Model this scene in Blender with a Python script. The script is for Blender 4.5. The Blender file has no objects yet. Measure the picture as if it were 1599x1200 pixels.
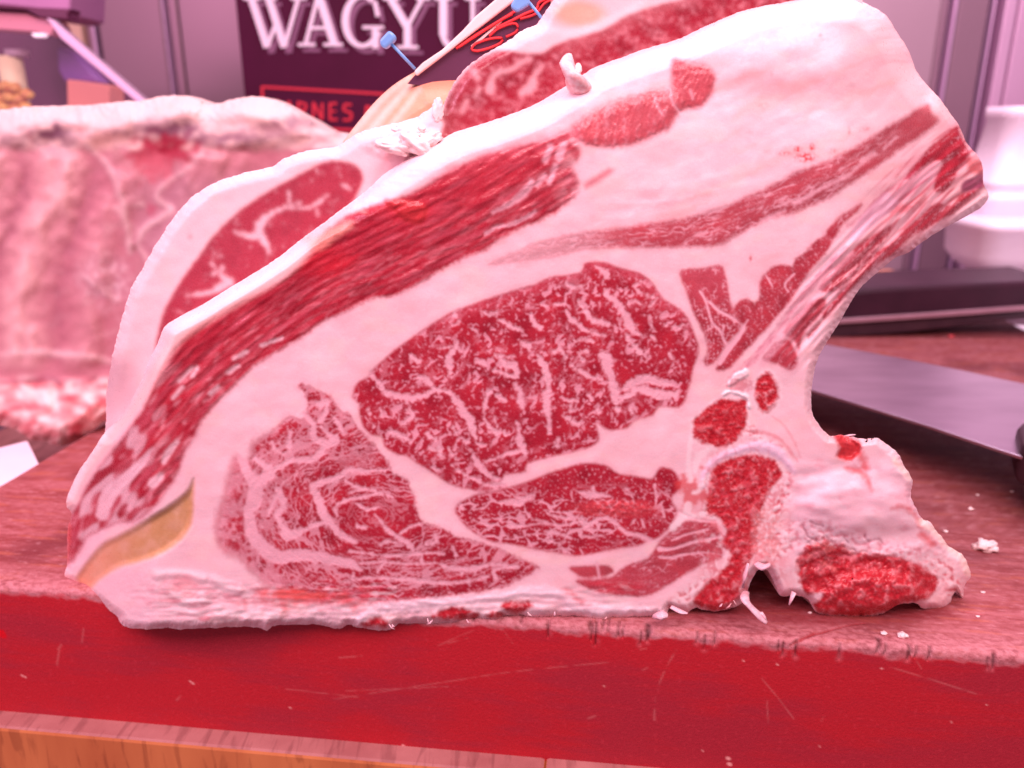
import bpy, math, random
import numpy as np
random.seed(4)
scene = bpy.context.scene
# ---------------------------------------------------------------- camera
PITCH = math.radians(18.0); FPX = 1255.0; CH = 0.288
cp, sp = math.cos(PITCH), math.sin(PITCH)
cam_d = bpy.data.cameras.new("camera"); cam = bpy.data.objects.new("camera", cam_d)
scene.collection.objects.link(cam); scene.camera = cam
cam.location = (0, 0, CH); cam.rotation_euler = (math.pi/2-PITCH, 0, 0)
cam_d.sensor_width = 36; cam_d.lens = 36*FPX/1599.0; cam_d.clip_start = 0.01; cam_d.clip_end = 60
cam_d.dof.use_dof = True; cam_d.dof.focus_distance = 0.43; cam_d.dof.aperture_fstop = 6.3
# ---------------------------------------------------------------- world and lights (a butcher's pink overhead lamp plus added fills)
world = bpy.data.worlds.new("World"); scene.world = world; world.use_nodes = True
bg = world.node_tree.nodes['Background']; bg.inputs[0].default_value = (1.0, 0.60, 0.78, 1); bg.inputs[1].default_value = 0.38
def area(name, loc, target, sx, sy, power, col):
    d = bpy.data.lights.new(name, 'AREA'); d.shape = 'RECTANGLE'; d.size = sx; d.size_y = sy; d.energy = power; d.color = col
    o = bpy.data.objects.new(name, d); scene.collection.objects.link(o); o.location = loc
    from mathutils import Vector
    o.rotation_euler = (Vector(target)-Vector(loc)).to_track_quat('-Z', 'Y').to_euler()
    return o
area("overhead_lamp", (0.05, 0.62, 1.15), (0.05, 0.50, 0.1), 1.5, 0.30, 6.5, (1, 0.78, 0.90))
area("front_fill", (0.10, -0.42, 1.28), (0.0, 0.45, 0.10), 1.5, 0.6, 29.5, (1, 0.66, 0.72))  # unseen fill added to brighten the front face of the meat
area("left_haze_fill", (-1.1, -0.1, 0.9), (-0.25, 0.5, 0.1), 0.6, 0.5, 11.0, (1, 0.50, 0.76))  # added magenta light, imitates lens haze over the left side
area("background_fill", (0.75, 1.05, 1.35), (0.85, 1.6, 0.2), 1.0, 0.4, 17.0, (1, 0.74, 0.92))  # unseen fill added to brighten the wall and tubs behind
scene.view_settings.view_transform = 'Standard'; scene.view_settings.look = 'None'
scene.view_settings.exposure = 0.0; scene.view_settings.gamma = 1.0

# ---------------------------------------------------------------- helpers
def ray(u, v):
    a = (np.asarray(u, float)-799.5)/FPX; b = (600.0-np.asarray(v, float))/FPX
    return a, cp+b*sp, -sp+b*cp
def at(u, v, Y):                       # point at distance Y ahead seen in direction (u,v)
    a, y, z = ray(u, v); t = np.asarray(Y, float)/y
    return np.stack(np.broadcast_arrays(a*t, y*t, CH+z*t), -1)
def ground(u, v, h=0.0):
    a, y, z = ray(u, v); t = (h-CH)/z
    return np.stack(np.broadcast_arrays(a*t, y*t, CH+z*t), -1)
_rs = np.random.RandomState(7); _A = _rs.rand(512*512).astype(np.float32)*2*math.pi
_GX = np.cos(_A)*1.5; _GY = np.sin(_A)*1.5
def gn(x, y, seed=0):
    x = np.asarray(x, np.float32); y = np.asarray(y, np.float32)
    ix = np.floor(x); iy = np.floor(y); fx = x-ix; fy = y-iy
    ix = (ix.astype(np.int32)+seed*37) & 511; iy = (iy.astype(np.int32)+seed*91) & 511
    ux = fx*fx*fx*(fx*(fx*6-15)+10); uy = fy*fy*fy*(fy*(fy*6-15)+10)
    jx = (ix+1) & 511; r0 = iy << 9; r1 = ((iy+1) & 511) << 9
    k = r0+ix; n0 = np.take(_GX, k)*fx+np.take(_GY, k)*fy
    k = r0+jx; a = np.take(_GX, k)*(fx-1)+np.take(_GY, k)*fy; n0 += (a-n0)*ux
    k = r1+ix; n1 = np.take(_GX, k)*fx+np.take(_GY, k)*(fy-1)
    k = r1+jx; a = np.take(_GX, k)*(fx-1)+np.take(_GY, k)*(fy-1); n1 += (a-n1)*ux
    return n0+(n1-n0)*uy
def fbm(x, y, seed=0, o=3, r=0.5):
    s = 0; a = 1.0; t = 0
    for k in range(o):
        s = s+a*gn(x*2**k+17.3*k, y*2**k-9.1*k, seed+k*7); t += a; a *= r
    return s/t
def sm(x, a, b):
    t = np.clip((x-a)/(b-a), 0, 1); return t*t*(3-2*t)
def net(x, y, seed=0):                  # distance to the seams between random cells
    x = np.asarray(x, np.float32); y = np.asarray(y, np.float32); ix = np.floor(x); iy = np.floor(y); fx = x-ix; fy = y-iy
    ix = ix.astype(np.int32)+seed*37; iy = iy.astype(np.int32)+seed*91; f1 = np.full(x.shape, 9, np.float32); f2 = f1.copy()
    for dx in (-1, 0, 1):
        for dy in (-1, 0, 1):
            k = (((iy+dy) & 511) << 9)+((ix+dx) & 511); a = np.take(_A, k)*.1592; b = (a*57.31) % 1
            d = np.hypot(dx+a-fx, dy+b-fy); m = d < f1; f2 = np.where(m, f1, np.minimum(f2, d)); f1 = np.where(m, d, f1)
    return f2-f1
def veins(x, y, seed, w=.12, brk=0.0, span=.35):      # broken branching web, threads of uneven width
    k = fbm(x*.45+5, y*.45-3, seed+60, 2); ww = w*np.clip((k-brk)/span+.5, 0, 1.6)
    return sm(ww-net(x, y, seed), -.02, .05)*(ww > .01)
def crop(sd, pad=4):
    i = np.nonzero((sd < pad).any(1))[0]; j = np.nonzero((sd < pad).any(0))[0]; return slice(i[0], i[-1]+1), slice(j[0], j[-1]+1)
def vein_full(cv, sd, X, Y, *a, **k):
    sl = crop(sd); o = np.zeros(cv.shape, np.float32); o[sl] = veins(X[sl], Y[sl], *a, **k); return o
def spline(pts, closed=False, step=5.0):
    P = np.array(pts, float); n = len(P); out = []
    m = n if closed else n-1
    for i in range(m):
        if closed: p0, p1, p2, p3 = P[i-1], P[i], P[(i+1) % n], P[(i+2) % n]
        else: p0, p1, p2, p3 = P[max(i-1, 0)], P[i], P[i+1], P[min(i+2, n-1)]
        k = max(1, int(np.hypot(*(p2-p1)[:2])/step))
        for j in range(k):
            t = j/k
            out.append(0.5*((2*p1)+(-p0+p2)*t+(2*p0-5*p1+4*p2-p3)*t*t+(-p0+3*p1-3*p2+p3)*t**3))
    if not closed: out.append(P[-1])
    return np.array(out)

class Canvas:
    def __init__(s, u0, u1, v0, v1, st, base):
        s.u0, s.v0, s.st = u0, v0, st
        s.u = np.arange(u0, u1+st*.5, st); s.v = np.arange(v0, v1+st*.5, st)
        s.U, s.V = np.meshgrid(s.u.astype(np.float32), s.v.astype(np.float32)); s.shape = s.U.shape
        s.col = np.empty(s.shape+(3,)); s.col[:] = base
        s.rel = np.zeros(s.shape); s.lab = np.zeros(s.shape, int)
        s.gloss = np.full(s.shape, 0.5)
    def win(s, xa, xb, ya, yb):
        i0 = max(0, int((ya-s.v0)/s.st)); i1 = min(s.shape[0], int((yb-s.v0)/s.st)+2)
        j0 = max(0, int((xa-s.u0)/s.st)); j1 = min(s.shape[1], int((xb-s.u0)/s.st)+2)
        return slice(i0, max(i0, i1)), slice(j0, max(j0, j1))
    def sdf(s, pts, R=24, smooth=True):
        P = spline(pts, True) if smooth else np.array(pts, float)
        D = np.full(s.shape, float(R)); ins = np.zeros(s.shape, bool)
        Q = np.roll(P, -1, 0)
        for (x0, y0), (x1, y1) in zip(P, Q):
            sl = s.win(min(x0, x1)-R, max(x0, x1)+R, min(y0, y1)-R, max(y0, y1)+R)
            U = s.U[sl]; V = s.V[sl]
            if U.size:
                dx, dy = x1-x0, y1-y0; L = dx*dx+dy*dy+1e-9
                t = np.clip(((U-x0)*dx+(V-y0)*dy)/L, 0, 1)
                D[sl] = np.minimum(D[sl], np.hypot(U-x0-t*dx, V-y0-t*dy))
            if y0 != y1:
                ya, yb = min(y0, y1), max(y0, y1)
                i0 = np.searchsorted(s.v, ya, 'left'); i1 = np.searchsorted(s.v, yb, 'left')
                for i in range(i0, i1):
                    xi = x0+(s.v[i]-y0)/(y1-y0)*(x1-x0)
                    j = np.searchsorted(s.u, xi, 'left'); ins[i, :j] ^= True
        return np.where(ins, -D, D)
    def strokes(s, L, R=8, wob=0.0, seed=3):
        D = np.full(s.shape, float(R))
        for pts, ws in L:
            if np.isscalar(ws): ws = [ws]*len(pts)
            P = spline([(p[0], p[1], w) for p, w in zip(pts, ws)], False, 4.0)
            for (x0, y0, w0), (x1, y1, w1) in zip(P[:-1], P[1:]):
                r = R+max(w0, w1)
                sl = s.win(min(x0, x1)-r, max(x0, x1)+r, min(y0, y1)-r, max(y0, y1)+r)
                U = s.U[sl]; V = s.V[sl]
                if not U.size: continue
                dx, dy = x1-x0, y1-y0; LL = dx*dx+dy*dy+1e-9
                t = np.clip(((U-x0)*dx+(V-y0)*dy)/LL, 0, 1)
                D[sl] = np.minimum(D[sl], np.hypot(U-x0-t*dx, V-y0-t*dy)-(w0+(w1-w0)*t))
        if wob:
            D = D+wob*fbm(s.U/8, s.V/8, seed, 3)*2
        return D
    def field(s, pts, R=90):            # along / across coordinates of a spine
        P = spline(pts, False, 8.0); D = np.full(s.shape, 1e9); S = np.zeros(s.shape); sd = np.zeros(s.shape); acc = 0
        for (x0, y0), (x1, y1) in zip(P[:-1], P[1:]):
            sl = s.win(min(x0, x1)-R, max(x0, x1)+R, min(y0, y1)-R, max(y0, y1)+R)
            U = s.U[sl]; V = s.V[sl]; dx, dy = x1-x0, y1-y0; l = math.hypot(dx, dy)
            t = np.clip(((U-x0)*dx+(V-y0)*dy)/(l*l), 0, 1); d = np.hypot(U-x0-t*dx, V-y0-t*dy)
            m = d < D[sl]; D[sl] = np.where(m, d, D[sl]); S[sl] = np.where(m, acc+t*l, S[sl])
            sg = np.sign(dx*(V-y0)-dy*(U-x0)); sd[sl] = np.where(m, d*sg, sd[sl]); acc += l
        return S, sd
    def paint(s, m, c):
        m = np.clip(m, 0, 1)[..., None]; s.col = s.col*(1-m)+np.asarray(c)*m

def cmask(sd, aa=2.5): return np.clip(0.5-sd/aa, 0, 1)
def soft(a, n=1):
    for _ in range(n):
        for ax in (0, 1):
            p = np.concatenate([np.take(a, [0], ax), a, np.take(a, [-1], ax)], ax)
            m = a.shape[ax]; a = .25*np.take(p, range(0, m), ax)+.5*a+.25*np.take(p, range(2, m+2), ax)
    return a
def mix(a, b, t): return np.asarray(a)*(1-t[..., None])+np.asarray(b)*t[..., None]

# ---------------------------------------------------------------- materials
def mat(name, col, rough=0.5, metal=0.0, spec=0.5, emit=None, estr=0, noise=None, bump=0, alpha=None, trans=0):
    m = bpy.data.materials.new(name); m.use_nodes = True; nt = m.node_tree; b = nt.nodes['Principled BSDF']
    b.inputs['Base Color'].default_value = (*col, 1); b.inputs['Roughness'].default_value = rough
    b.inputs['Metallic'].default_value = metal; b.inputs['Specular IOR Level'].default_value = spec
    if trans: b.inputs['Transmission Weight'].default_value = trans
    if emit: b.inputs['Emission Color'].default_value = (*emit, 1); b.inputs['Emission Strength'].default_value = estr
    tc = nt.nodes.new('ShaderNodeTexCoord')
    if noise:                          # (scale xyz, second colour, amount)
        mp = nt.nodes.new('ShaderNodeMapping'); mp.inputs['Scale'].default_value = noise[0]
        n = nt.nodes.new('ShaderNodeTexNoise'); n.inputs['Scale'].default_value = 1; n.inputs['Detail'].default_value = 6
        r = nt.nodes.new('ShaderNodeValToRGB'); r.color_ramp.elements[0].position = .35; r.color_ramp.elements[1].position = .68
        r.color_ramp.elements[0].color = (*col, 1); r.color_ramp.elements[1].color = (*noise[1], 1)
        nt.links.new(tc.outputs['Object'], mp.inputs[0]); nt.links.new(mp.outputs[0], n.inputs['Vector'])
        nt.links.new(n.outputs['Fac'], r.inputs[0]); nt.links.new(r.outputs[0], b.inputs['Base Color'])
        if bump:
            bp = nt.nodes.new('ShaderNodeBump'); bp.inputs['Strength'].default_value = bump; bp.inputs['Distance'].default_value = .001
            nt.links.new(n.outputs['Fac'], bp.inputs['Height']); nt.links.new(bp.outputs[0], b.inputs['Normal'])
    return m
def painted_mat(name, rough=0.4, spec=0.5, sss=0.0, fine=1500.0, bump=0.2, speck=0.10, coat=0.0):
    m = bpy.data.materials.new(name); m.use_nodes = True; nt = m.node_tree; b = nt.nodes['Principled BSDF']
    at_ = nt.nodes.new('ShaderNodeAttribute'); at_.attribute_name = 'Col'
    tc = nt.nodes.new('ShaderNodeTexCoord'); n = nt.nodes.new('ShaderNodeTexNoise')
    n.inputs['Scale'].default_value = fine; n.inputs['Detail'].default_value = 3
    nt.links.new(tc.outputs['Object'], n.inputs['Vector'])
    mr = nt.nodes.new('ShaderNodeMapRange'); mr.inputs['From Min'].default_value = .25; mr.inputs['From Max'].default_value = .75
    mr.inputs['To Min'].default_value = 1-speck; mr.inputs['To Max'].default_value = 1+speck
    nt.links.new(n.outputs['Fac'], mr.inputs['Value'])
    vm = nt.nodes.new('ShaderNodeVectorMath'); vm.operation = 'SCALE'
    nt.links.new(at_.outputs['Color'], vm.inputs[0]); nt.links.new(mr.outputs[0], vm.inputs['Scale'])
    nt.links.new(vm.outputs[0], b.inputs['Base Color'])
    n2 = nt.nodes.new('ShaderNodeTexNoise'); n2.inputs['Scale'].default_value = fine*.35; n2.inputs['Detail'].default_value = 4
    nt.links.new(tc.outputs['Object'], n2.inputs['Vector'])
    r2 = nt.nodes.new('ShaderNodeMapRange'); r2.inputs['From Min'].default_value = .3; r2.inputs['From Max'].default_value = .7
    r2.inputs['To Min'].default_value = rough-.12; r2.inputs['To Max'].default_value = rough+.15
    nt.links.new(n2.outputs['Fac'], r2.inputs['Value']); nt.links.new(r2.outputs[0], b.inputs['Roughness'])
    bp = nt.nodes.new('ShaderNodeBump'); bp.inputs['Strength'].default_value = bump; bp.inputs['Distance'].default_value = .0006
    nt.links.new(n2.outputs['Fac'], bp.inputs['Height']); nt.links.new(bp.outputs[0], b.inputs['Normal'])
    b.inputs['Specular IOR Level'].default_value = spec
    if coat: b.inputs['Coat Weight'].default_value = coat; b.inputs['Coat Roughness'].default_value = .25
    if sss:
        b.inputs['Subsurface Weight'].default_value = sss; b.inputs['Subsurface Radius'].default_value = (1, .35, .3)
        b.inputs['Subsurface Scale'].default_value = .0010
    return m
M_meat = painted_mat("raw_beef", .36, .38, .08, 1500, .18, .045, .0)
M_wet = painted_mat("wet_lean", .28, .42, .08, 2000, .32, .05, .0)
M_board = painted_mat("red_board", .55, .35, 0, 1800, .5, .16)
M_rack = painted_mat("aged_ribs", .5, .4, 0, 900, .35, .08)

# ---------------------------------------------------------------- object helpers
COL = scene.collection
def tag(o, label=None, cat=None, group=None, kind=None):
    if label: o['label'] = label
    if cat: o['category'] = cat
    if group: o['group'] = group
    if kind: o['kind'] = kind
    return o
def empty(name, loc, label, cat, group=None):
    o = bpy.data.objects.new(name, None); COL.objects.link(o); o.location = loc; o.empty_display_size = .02
    return tag(o, label, cat, group)
def link(name, me, m, parent=None):
    o = bpy.data.objects.new(name, me); COL.objects.link(o)
    if m is not None: me.materials.append(m)
    if parent is not None:
        o.parent = parent
        from mathutils import Matrix
        o.matrix_parent_inverse = Matrix.Translation(parent.location).inverted()
    return o
def mesh_np(name, V, F, m, parent=None, col=None, nor=None, smooth=True):
    """V (n,3), F (k,4) ints"""
    me = bpy.data.meshes.new(name); V = np.asarray(V, np.float32); F = np.asarray(F, np.int32); k = F.shape[1]
    me.vertices.add(len(V)); me.vertices.foreach_set('co', V.ravel())
    me.loops.add(F.size); me.loops.foreach_set('vertex_index', F.ravel())
    me.polygons.add(len(F)); me.polygons.foreach_set('loop_start', np.arange(len(F), dtype=np.int32)*k)
    me.update(calc_edges=True); me.validate()
    me.polygons.foreach_set('use_smooth', np.full(len(me.polygons), smooth))
    if col is not None:
        a = me.color_attributes.new('Col', 'FLOAT_COLOR', 'POINT')
        c4 = np.ones((len(V), 4), np.float32); c4[:, :3] = col; a.data.foreach_set('color', c4.ravel())
    if nor is not None:
        me.normals_split_custom_set_from_vertices(np.asarray(nor, np.float32).tolist())
    return link(name, me, m, parent)
def mesh_py(name, verts, faces, m, parent=None, smooth=False):
    me = bpy.data.meshes.new(name); me.from_pydata([tuple(map(float, v)) for v in verts], [], faces); me.update()
    if smooth: me.polygons.foreach_set('use_smooth', [True]*len(me.polygons))
    return link(name, me, m, parent)
def bevel(o, w=.002, seg=2):
    md = o.modifiers.new('b', 'BEVEL'); md.width = w; md.segments = seg; md.limit_method = 'ANGLE'; return o
def prism(name, px, Y, depth, m, parent=None, bev=0):     # flat outline at distance Y, with real depth
    P = at([p[0] for p in px], [p[1] for p in px], Y); n = len(P)
    if np.sum(P[:, 0]*np.roll(P[:, 2], -1)-np.roll(P[:, 0], -1)*P[:, 2]) < 0: P = P[::-1]
    B = P+np.array([0, depth, 0]); V = np.vstack([P, B])
    F = [tuple(range(n)), tuple(range(2*n-1, n-1, -1))]+[(i, i+n, (i+1) % n+n, (i+1) % n) for i in range(n)]
    o = mesh_py(name, V, F, m, parent)
    if bev: bevel(o, bev)
    return o
def box(name, a, b, m, parent=None, bev=0):
    x0, y0, z0 = a; x1, y1, z1 = b
    V = [(x0, y0, z0), (x1, y0, z0), (x1, y1, z0), (x0, y1, z0), (x0, y0, z1), (x1, y0, z1), (x1, y1, z1), (x0, y1, z1)]
    F = [(3, 2, 1, 0), (4, 5, 6, 7), (0, 1, 5, 4), (1, 2, 6, 5), (2, 3, 7, 6), (3, 0, 4, 7)]
    o = mesh_py(name, V, F, m, parent)
    if bev: bevel(o, bev)
    return o
def tube(name, P, r, m, parent=None, n=8, flat=1.0):
    P = np.array(P, float); V = []; F = []
    rr = np.broadcast_to(np.asarray(r, float), (len(P),))
    for i, p in enumerate(P):
        t = P[min(i+1, len(P)-1)]-P[max(i-1, 0)]; t /= np.linalg.norm(t)+1e-12
        a = np.cross(t, [0, 0, 1.0]);
        if np.linalg.norm(a) < 1e-3: a = np.array([1.0, 0, 0])
        a /= np.linalg.norm(a); b = np.cross(t, a)
        for k in range(n):
            w = 2*math.pi*k/n; V.append(p+rr[i]*(math.cos(w)*a+flat*math.sin(w)*b))
    for i in range(len(P)-1):
        for k in range(n): F.append((i*n+k, i*n+(k+1) % n, (i+1)*n+(k+1) % n, (i+1)*n+k))
    F.append(tuple(range(n-1, -1, -1))); F.append(tuple(range((len(P)-1)*n, len(P)*n)))
    return mesh_py(name, V, F, m, parent, True)

def height_mesh(cv, sd, Yb, names, root, material, depth=0.15, shrink=0.93, wallname='side_fat', wallcol=(.8, .6, .6), chine_x=None):
    """turn the canvas into solid relief meshes, one per label"""
    H, W = cv.shape
    inside = sd < cv.st*0.45
    q = inside[:-1, :-1] & inside[1:, :-1] & inside[:-1, 1:] & inside[1:, 1:]
    # keep biggest component roughly by removing quads with <2 neighbours
    for _ in range(3):
        n = np.zeros(q.shape, int); n[1:] += q[:-1]; n[:-1] += q[1:]; n[:, 1:] += q[:, :-1]; n[:, :-1] += q[:, 1:]
        q &= n >= 2
    gy, gx = np.gradient(sd, cv.st)
    used = np.zeros(cv.shape, bool); full = np.zeros(cv.shape, int)
    for a, b in ((0, 0), (1, 0), (0, 1), (1, 1)):
        used[a:H-1+a, b:W-1+b] |= q; full[a:H-1+a, b:W-1+b] += q
    bnd = used & (full < 4)
    sh = np.where(bnd, np.clip(sd, -cv.st*2, cv.st*.7), 0.0); g = np.hypot(gx, gy)+1e-6
    U = cv.U-gx/g*sh; V = cv.V-gy/g*sh
    P = at(U, V, Yb-cv.rel)
    du = np.gradient(P, axis=1); dv = np.gradient(P, axis=0); N = np.cross(dv, du)
    N /= np.linalg.norm(N, axis=-1, keepdims=True)+1e-12
    N = np.where((N[..., 1:2] > 0), -N, N)
    idx = -np.ones(cv.shape, int).ravel(); out = {}
    ii, jj = np.nonzero(q); lab = cv.lab[ii, jj]
    cv.col = soft(cv.col, 1)
    Pf = P.reshape(-1, 3); Nf = N.reshape(-1, 3); Cf = np.clip(cv.col, 0.002, .97).reshape(-1, 3)
    quad = np.stack([ii*W+jj, (ii+1)*W+jj, (ii+1)*W+jj+1, ii*W+jj+1], 1)
    for l in np.unique(lab):
        Q = quad[lab == l]; u_, inv = np.unique(Q, return_inverse=True)
        nm = names.get(int(l), 'muscle'); lb = None
        if isinstance(nm, tuple): nm, lb = nm
        o = mesh_np(nm, Pf[u_], inv.reshape(Q.shape), M_wet if (nm in ('muscle', 'bone') and material is M_meat) else material, root, Cf[u_], Nf[u_])
        if lb: o['label'] = lb
    # boundary loop
    nxt = {}
    qq = np.zeros((H+1, W+1), bool); qq[1:H, 1:W] = q      # qq[i+1,j+1] = q[i,j]
    for i, j in zip(ii, jj):
        a, b, c, d = i*W+j, (i+1)*W+j, (i+1)*W+j+1, i*W+j+1
        if not qq[i+1, j]: nxt.setdefault(a, []).append(b)
        if not qq[i+2, j+1]: nxt.setdefault(b, []).append(c)
        if not qq[i+1, j+2]: nxt.setdefault(c, []).append(d)
        if not qq[i, j+1]: nxt.setdefault(d, []).append(a)
    best = []
    while nxt:
        s0 = next(iter(nxt)); loop = [s0]; cur = s0
        while cur in nxt:
            L = nxt[cur]; k = L.pop()
            if not L: del nxt[cur]
            if k == s0: break
            loop.append(k); cur = k
        if len(loop) > len(best): best = loop
    lp = np.array(best); B = Pf[lp]; Cb = Cf[lp]; cen = B.mean(0); n = len(lp)
    rings = [B]; cols = [Cb]; 
    def loopsmooth(a, n_):
        kk = np.arange(-n_, n_+1); return sum(np.roll(a, d, 0) for d in kk)/len(kk)
    for f, k, n_ in ((.03, 1.0, 1), (.12, 1.0, 6), (.5, (1+shrink)/2, 14), (.92, shrink, 20), (1.0, shrink*.95, 24), (1.02, shrink*.7, 40), (1.03, shrink*.3, 60), (1.03, .01, 60)):
        Bs = loopsmooth(B, n_); R = Bs.copy(); R[:, 1] += depth*f
        for ax in (0, 2): R[:, ax] = cen[ax]+(Bs[:, ax]-cen[ax])*k
        if chine_x is not None:
            k_ = (sm(Bs[:, 0], chine_x-.03, chine_x+.01)*sm(Bs[:, 2], .18, .15))
            dl = min(f, 1)*depth*.3; lowz = np.maximum(np.minimum(Bs[:, 2], .012), Bs[:, 2]-dl*(CH-Bs[:, 2])/.42*1.25); kz = k_ if f <= 1 else k_*0
            R[:, 2] = R[:, 2]*(1-kz)+lowz*kz; R[:, 1] = R[:, 1]*(1-kz)+(Bs[:, 1]+dl)*kz
        rings.append(R); cols.append(Cb*(1-min(1, f*6))+np.array(wallcol)*min(1, f*6))
    Vv = np.vstack(rings); Cc = np.vstack(cols); F = []
    for r in range(len(rings)-1):
        a = np.arange(n)+r*n; b = np.roll(np.arange(n), -1)+r*n
        F.append(np.stack([a, b, b+n, a+n], 1))
    o = mesh_np(wallname, Vv, np.vstack(F), material, root, Cc)
    return q.sum()

# ================================================================ THE BIG RIB CUT
FAT = np.array((.89, .63, .66)); FATW = np.array((.94, .81, .81)); FATP = np.array((.90, .50, .42))
MUS = np.array((.41, .018, .038)); MUSD = np.array((.29, .009, .024)); MUSB = np.array((.56, .030, .050)); MPK = np.array((.58, .12, .16))
GRIS = np.array((.72, .45, .58))
root = empty('beef_rib_cut', (0, .50, 0.0), 'large marbled rib cut of raw beef standing on the red block, cut face forward', 'meat')

A_top = [(165, 674), (186, 655), (205, 625), (222, 592), (232, 565), (247, 535), (256, 512), (275, 498), (310, 480), (350, 455), (395, 428),
 (435, 402), (470, 374), (503, 350), (540, 322), (572, 298), (600, 272), (625, 256), (650, 240), (675, 226), (700, 212), (719, 204), (783, 184),
 (834, 164), (868, 144), (895, 128), (928, 106), (966, 92), (1003, 78), (1060, 61), (1104, 40), (1161, 17), (1229, 3), (1276, -3), (1330, -2),
 (1357, 8), (1384, 25), (1401, 51), (1418, 78), (1431, 111), (1452, 138), (1468, 155), (1485, 179), (1499, 199), (1509, 223), (1526, 243),
 (1534, 260), (1536, 287)]
A_rest = [(1544, 307), (1532, 324), (1509, 338), (1472, 358), (1441, 378), (1418, 395), (1397, 404), (1364, 431), (1343, 451), (1327, 475),
 (1310, 505), (1293, 532), (1279, 556), (1271, 583), (1267, 613), (1268, 643), (1279, 664), (1296, 681), (1310, 679), (1330, 682), (1354, 686),
 (1371, 686), (1392, 699), (1405, 714), (1411, 729), (1420, 741), (1425, 757), (1423, 776), (1437, 808), (1452, 816), (1465, 832), (1482, 853),
 (1501, 864), (1507, 874), (1516, 895), (1507, 914), (1503, 935), (1493, 925), (1486, 936), (1474, 951), (1445, 952), (1431, 943), (1412, 943),
 (1379, 957), (1345, 964), (1312, 964), (1279, 959), (1268, 948), (1257, 934), (1238, 930), (1219, 931), (1210, 912), (1200, 893), (1190, 888), (1181, 893),
 (1172, 910), (1167, 926), (1165, 935), (1150, 948), (1122, 955), (1101, 953), (1085, 950), (1075, 957), (1060, 954), (1045, 951), (1043, 963),
 (1034, 968), (1024, 963), (993, 964), (970, 966), (955, 966), (938, 972), (914, 966), (897, 964), (844, 965), (816, 963), (787, 963), (771, 971),
 (742, 968), (716, 972), (694, 974), (669, 974), (622, 974), (613, 983), (567, 983), (545, 976), (532, 983), (507, 979), (489, 976), (425, 979),
 (417, 984), (395, 979), (357, 979), (285, 982), (200, 980), (182, 962), (162, 947), (142, 930), (132, 924), (112, 910), (101, 900), (105, 880),
 (105, 850), (106, 825), (112, 802), (103, 785), (120, 742), (140, 712)]
A = Canvas(90, 1560, -30, 1000, 1.3, FAT)
U, V = A.U, A.V
wx = fbm(U/30, V/30, 11, 3)*1.0; wy = fbm(U/30, V/30, 23, 3)*1.0
n_big = fbm(U/90, V/90, 5, 4); n_mid = fbm(U/24, V/24, 6, 4); n_fine = fbm(U/6, V/6, 8, 3)
# fat variation: cream patches, membranes, seams and painted fold shading
ur = U*.93-V*.37; vr = V*.93+U*.37; fb = fbm((ur+wx*20)/190, (vr+wy*14)/26, 38, 4); upz = sm(V-(U-900)*-.1, 430, 330)
A.paint(sm(fb, .02, .4)*(.18+.42*upz), (.90, .50, .48)); A.paint(sm(-fb, .08, .4)*(.15+.35*upz), FATW)  # pink and white bands paint shading and highlights of soft folds
A.paint(sm(U-1385, -40, 60)*sm(V, 190, 60)*.5, (.92, .56, .50))
seam = net((U+wx*34)/95, (V+wy*34)/70, 35); A.paint(sm(.09-seam, 0, .09)*.16, (.84, .46, .50))
A.paint(sm(fbm(U/70, V/45, 36, 4), .05, .4)*.45, (.93, .66, .60)); A.paint(sm(fbm(U/14, V/5, 37, 3), .25, .6)*.25, FATW)
A.paint(sm(n_big, .0, .5)*.30, FATW)
A.paint(sm(-n_big, .05, .5)*.30, (.87, .52, .50))
A.paint(sm(fbm(U/50, V/12, 31, 3), .12, .5)*.15, (.82, .56, .66))
nudge = n_fine*1.6+n_mid*2.0

def muscle_color(seed=0, stretch=(1, 1), ang=0.0):
    c, s_ = math.cos(ang), math.sin(ang); X = (U*c+V*s_)/stretch[0]; Y = (-U*s_+V*c)/stretch[1]
    t = fbm(X/38, Y/38, 40+seed, 4); f = fbm(X/5, Y/5, 44+seed, 3)
    b = mix(MUS, MUSD, sm(-t, .0, .45)*.8); b = mix(b, MUSB, sm(t, .05, .5)*.55); b = mix(b, MPK, sm(f, .05, .7)*.28)
    return b
def add_muscle(poly, label, seed=0, aa=3.5, marb=None, halo=4, alpha=1.0, bulge=.0003, stretch=(1, 1), ang=0.0, rag=1.0):
    sd = A.sdf(poly, 26)+nudge*rag
    A.paint(sm(sd+n_mid*3, 11, 0)*.30*np.minimum(alpha, 1), (.80, .36, .42)); m = cmask(sd, aa+1.5)*alpha; c = muscle_color(seed, stretch, ang)
    A.col[...] = A.col*(1-m[..., None])+c*m[..., None]
    A.lab[sd < 0] = label
    A.rel += bulge*sm(-sd, -6, 20)
    return sd, m
def worms(X, Y, seed, width=.10, brk=.0, o=2):
    n = fbm(X, Y, seed, o, .55); k = gn(X*.55+3, Y*.55-8, seed+50)
    return sm(width-np.abs(n), 0, width)*sm(k, brk-.25, brk+.15)
def blobs(X, Y, seed, thr=.30, soft=.07, o=3):
    return sm(fbm(X, Y, seed, o, .6), thr-soft, thr+soft)
def marb(m, c=None, rel=.00022):
    A.paint(m, FAT*np.array((.95, .78, .83)) if c is None else c); A.rel -= rel*np.clip(m, 0, 1)

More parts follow.
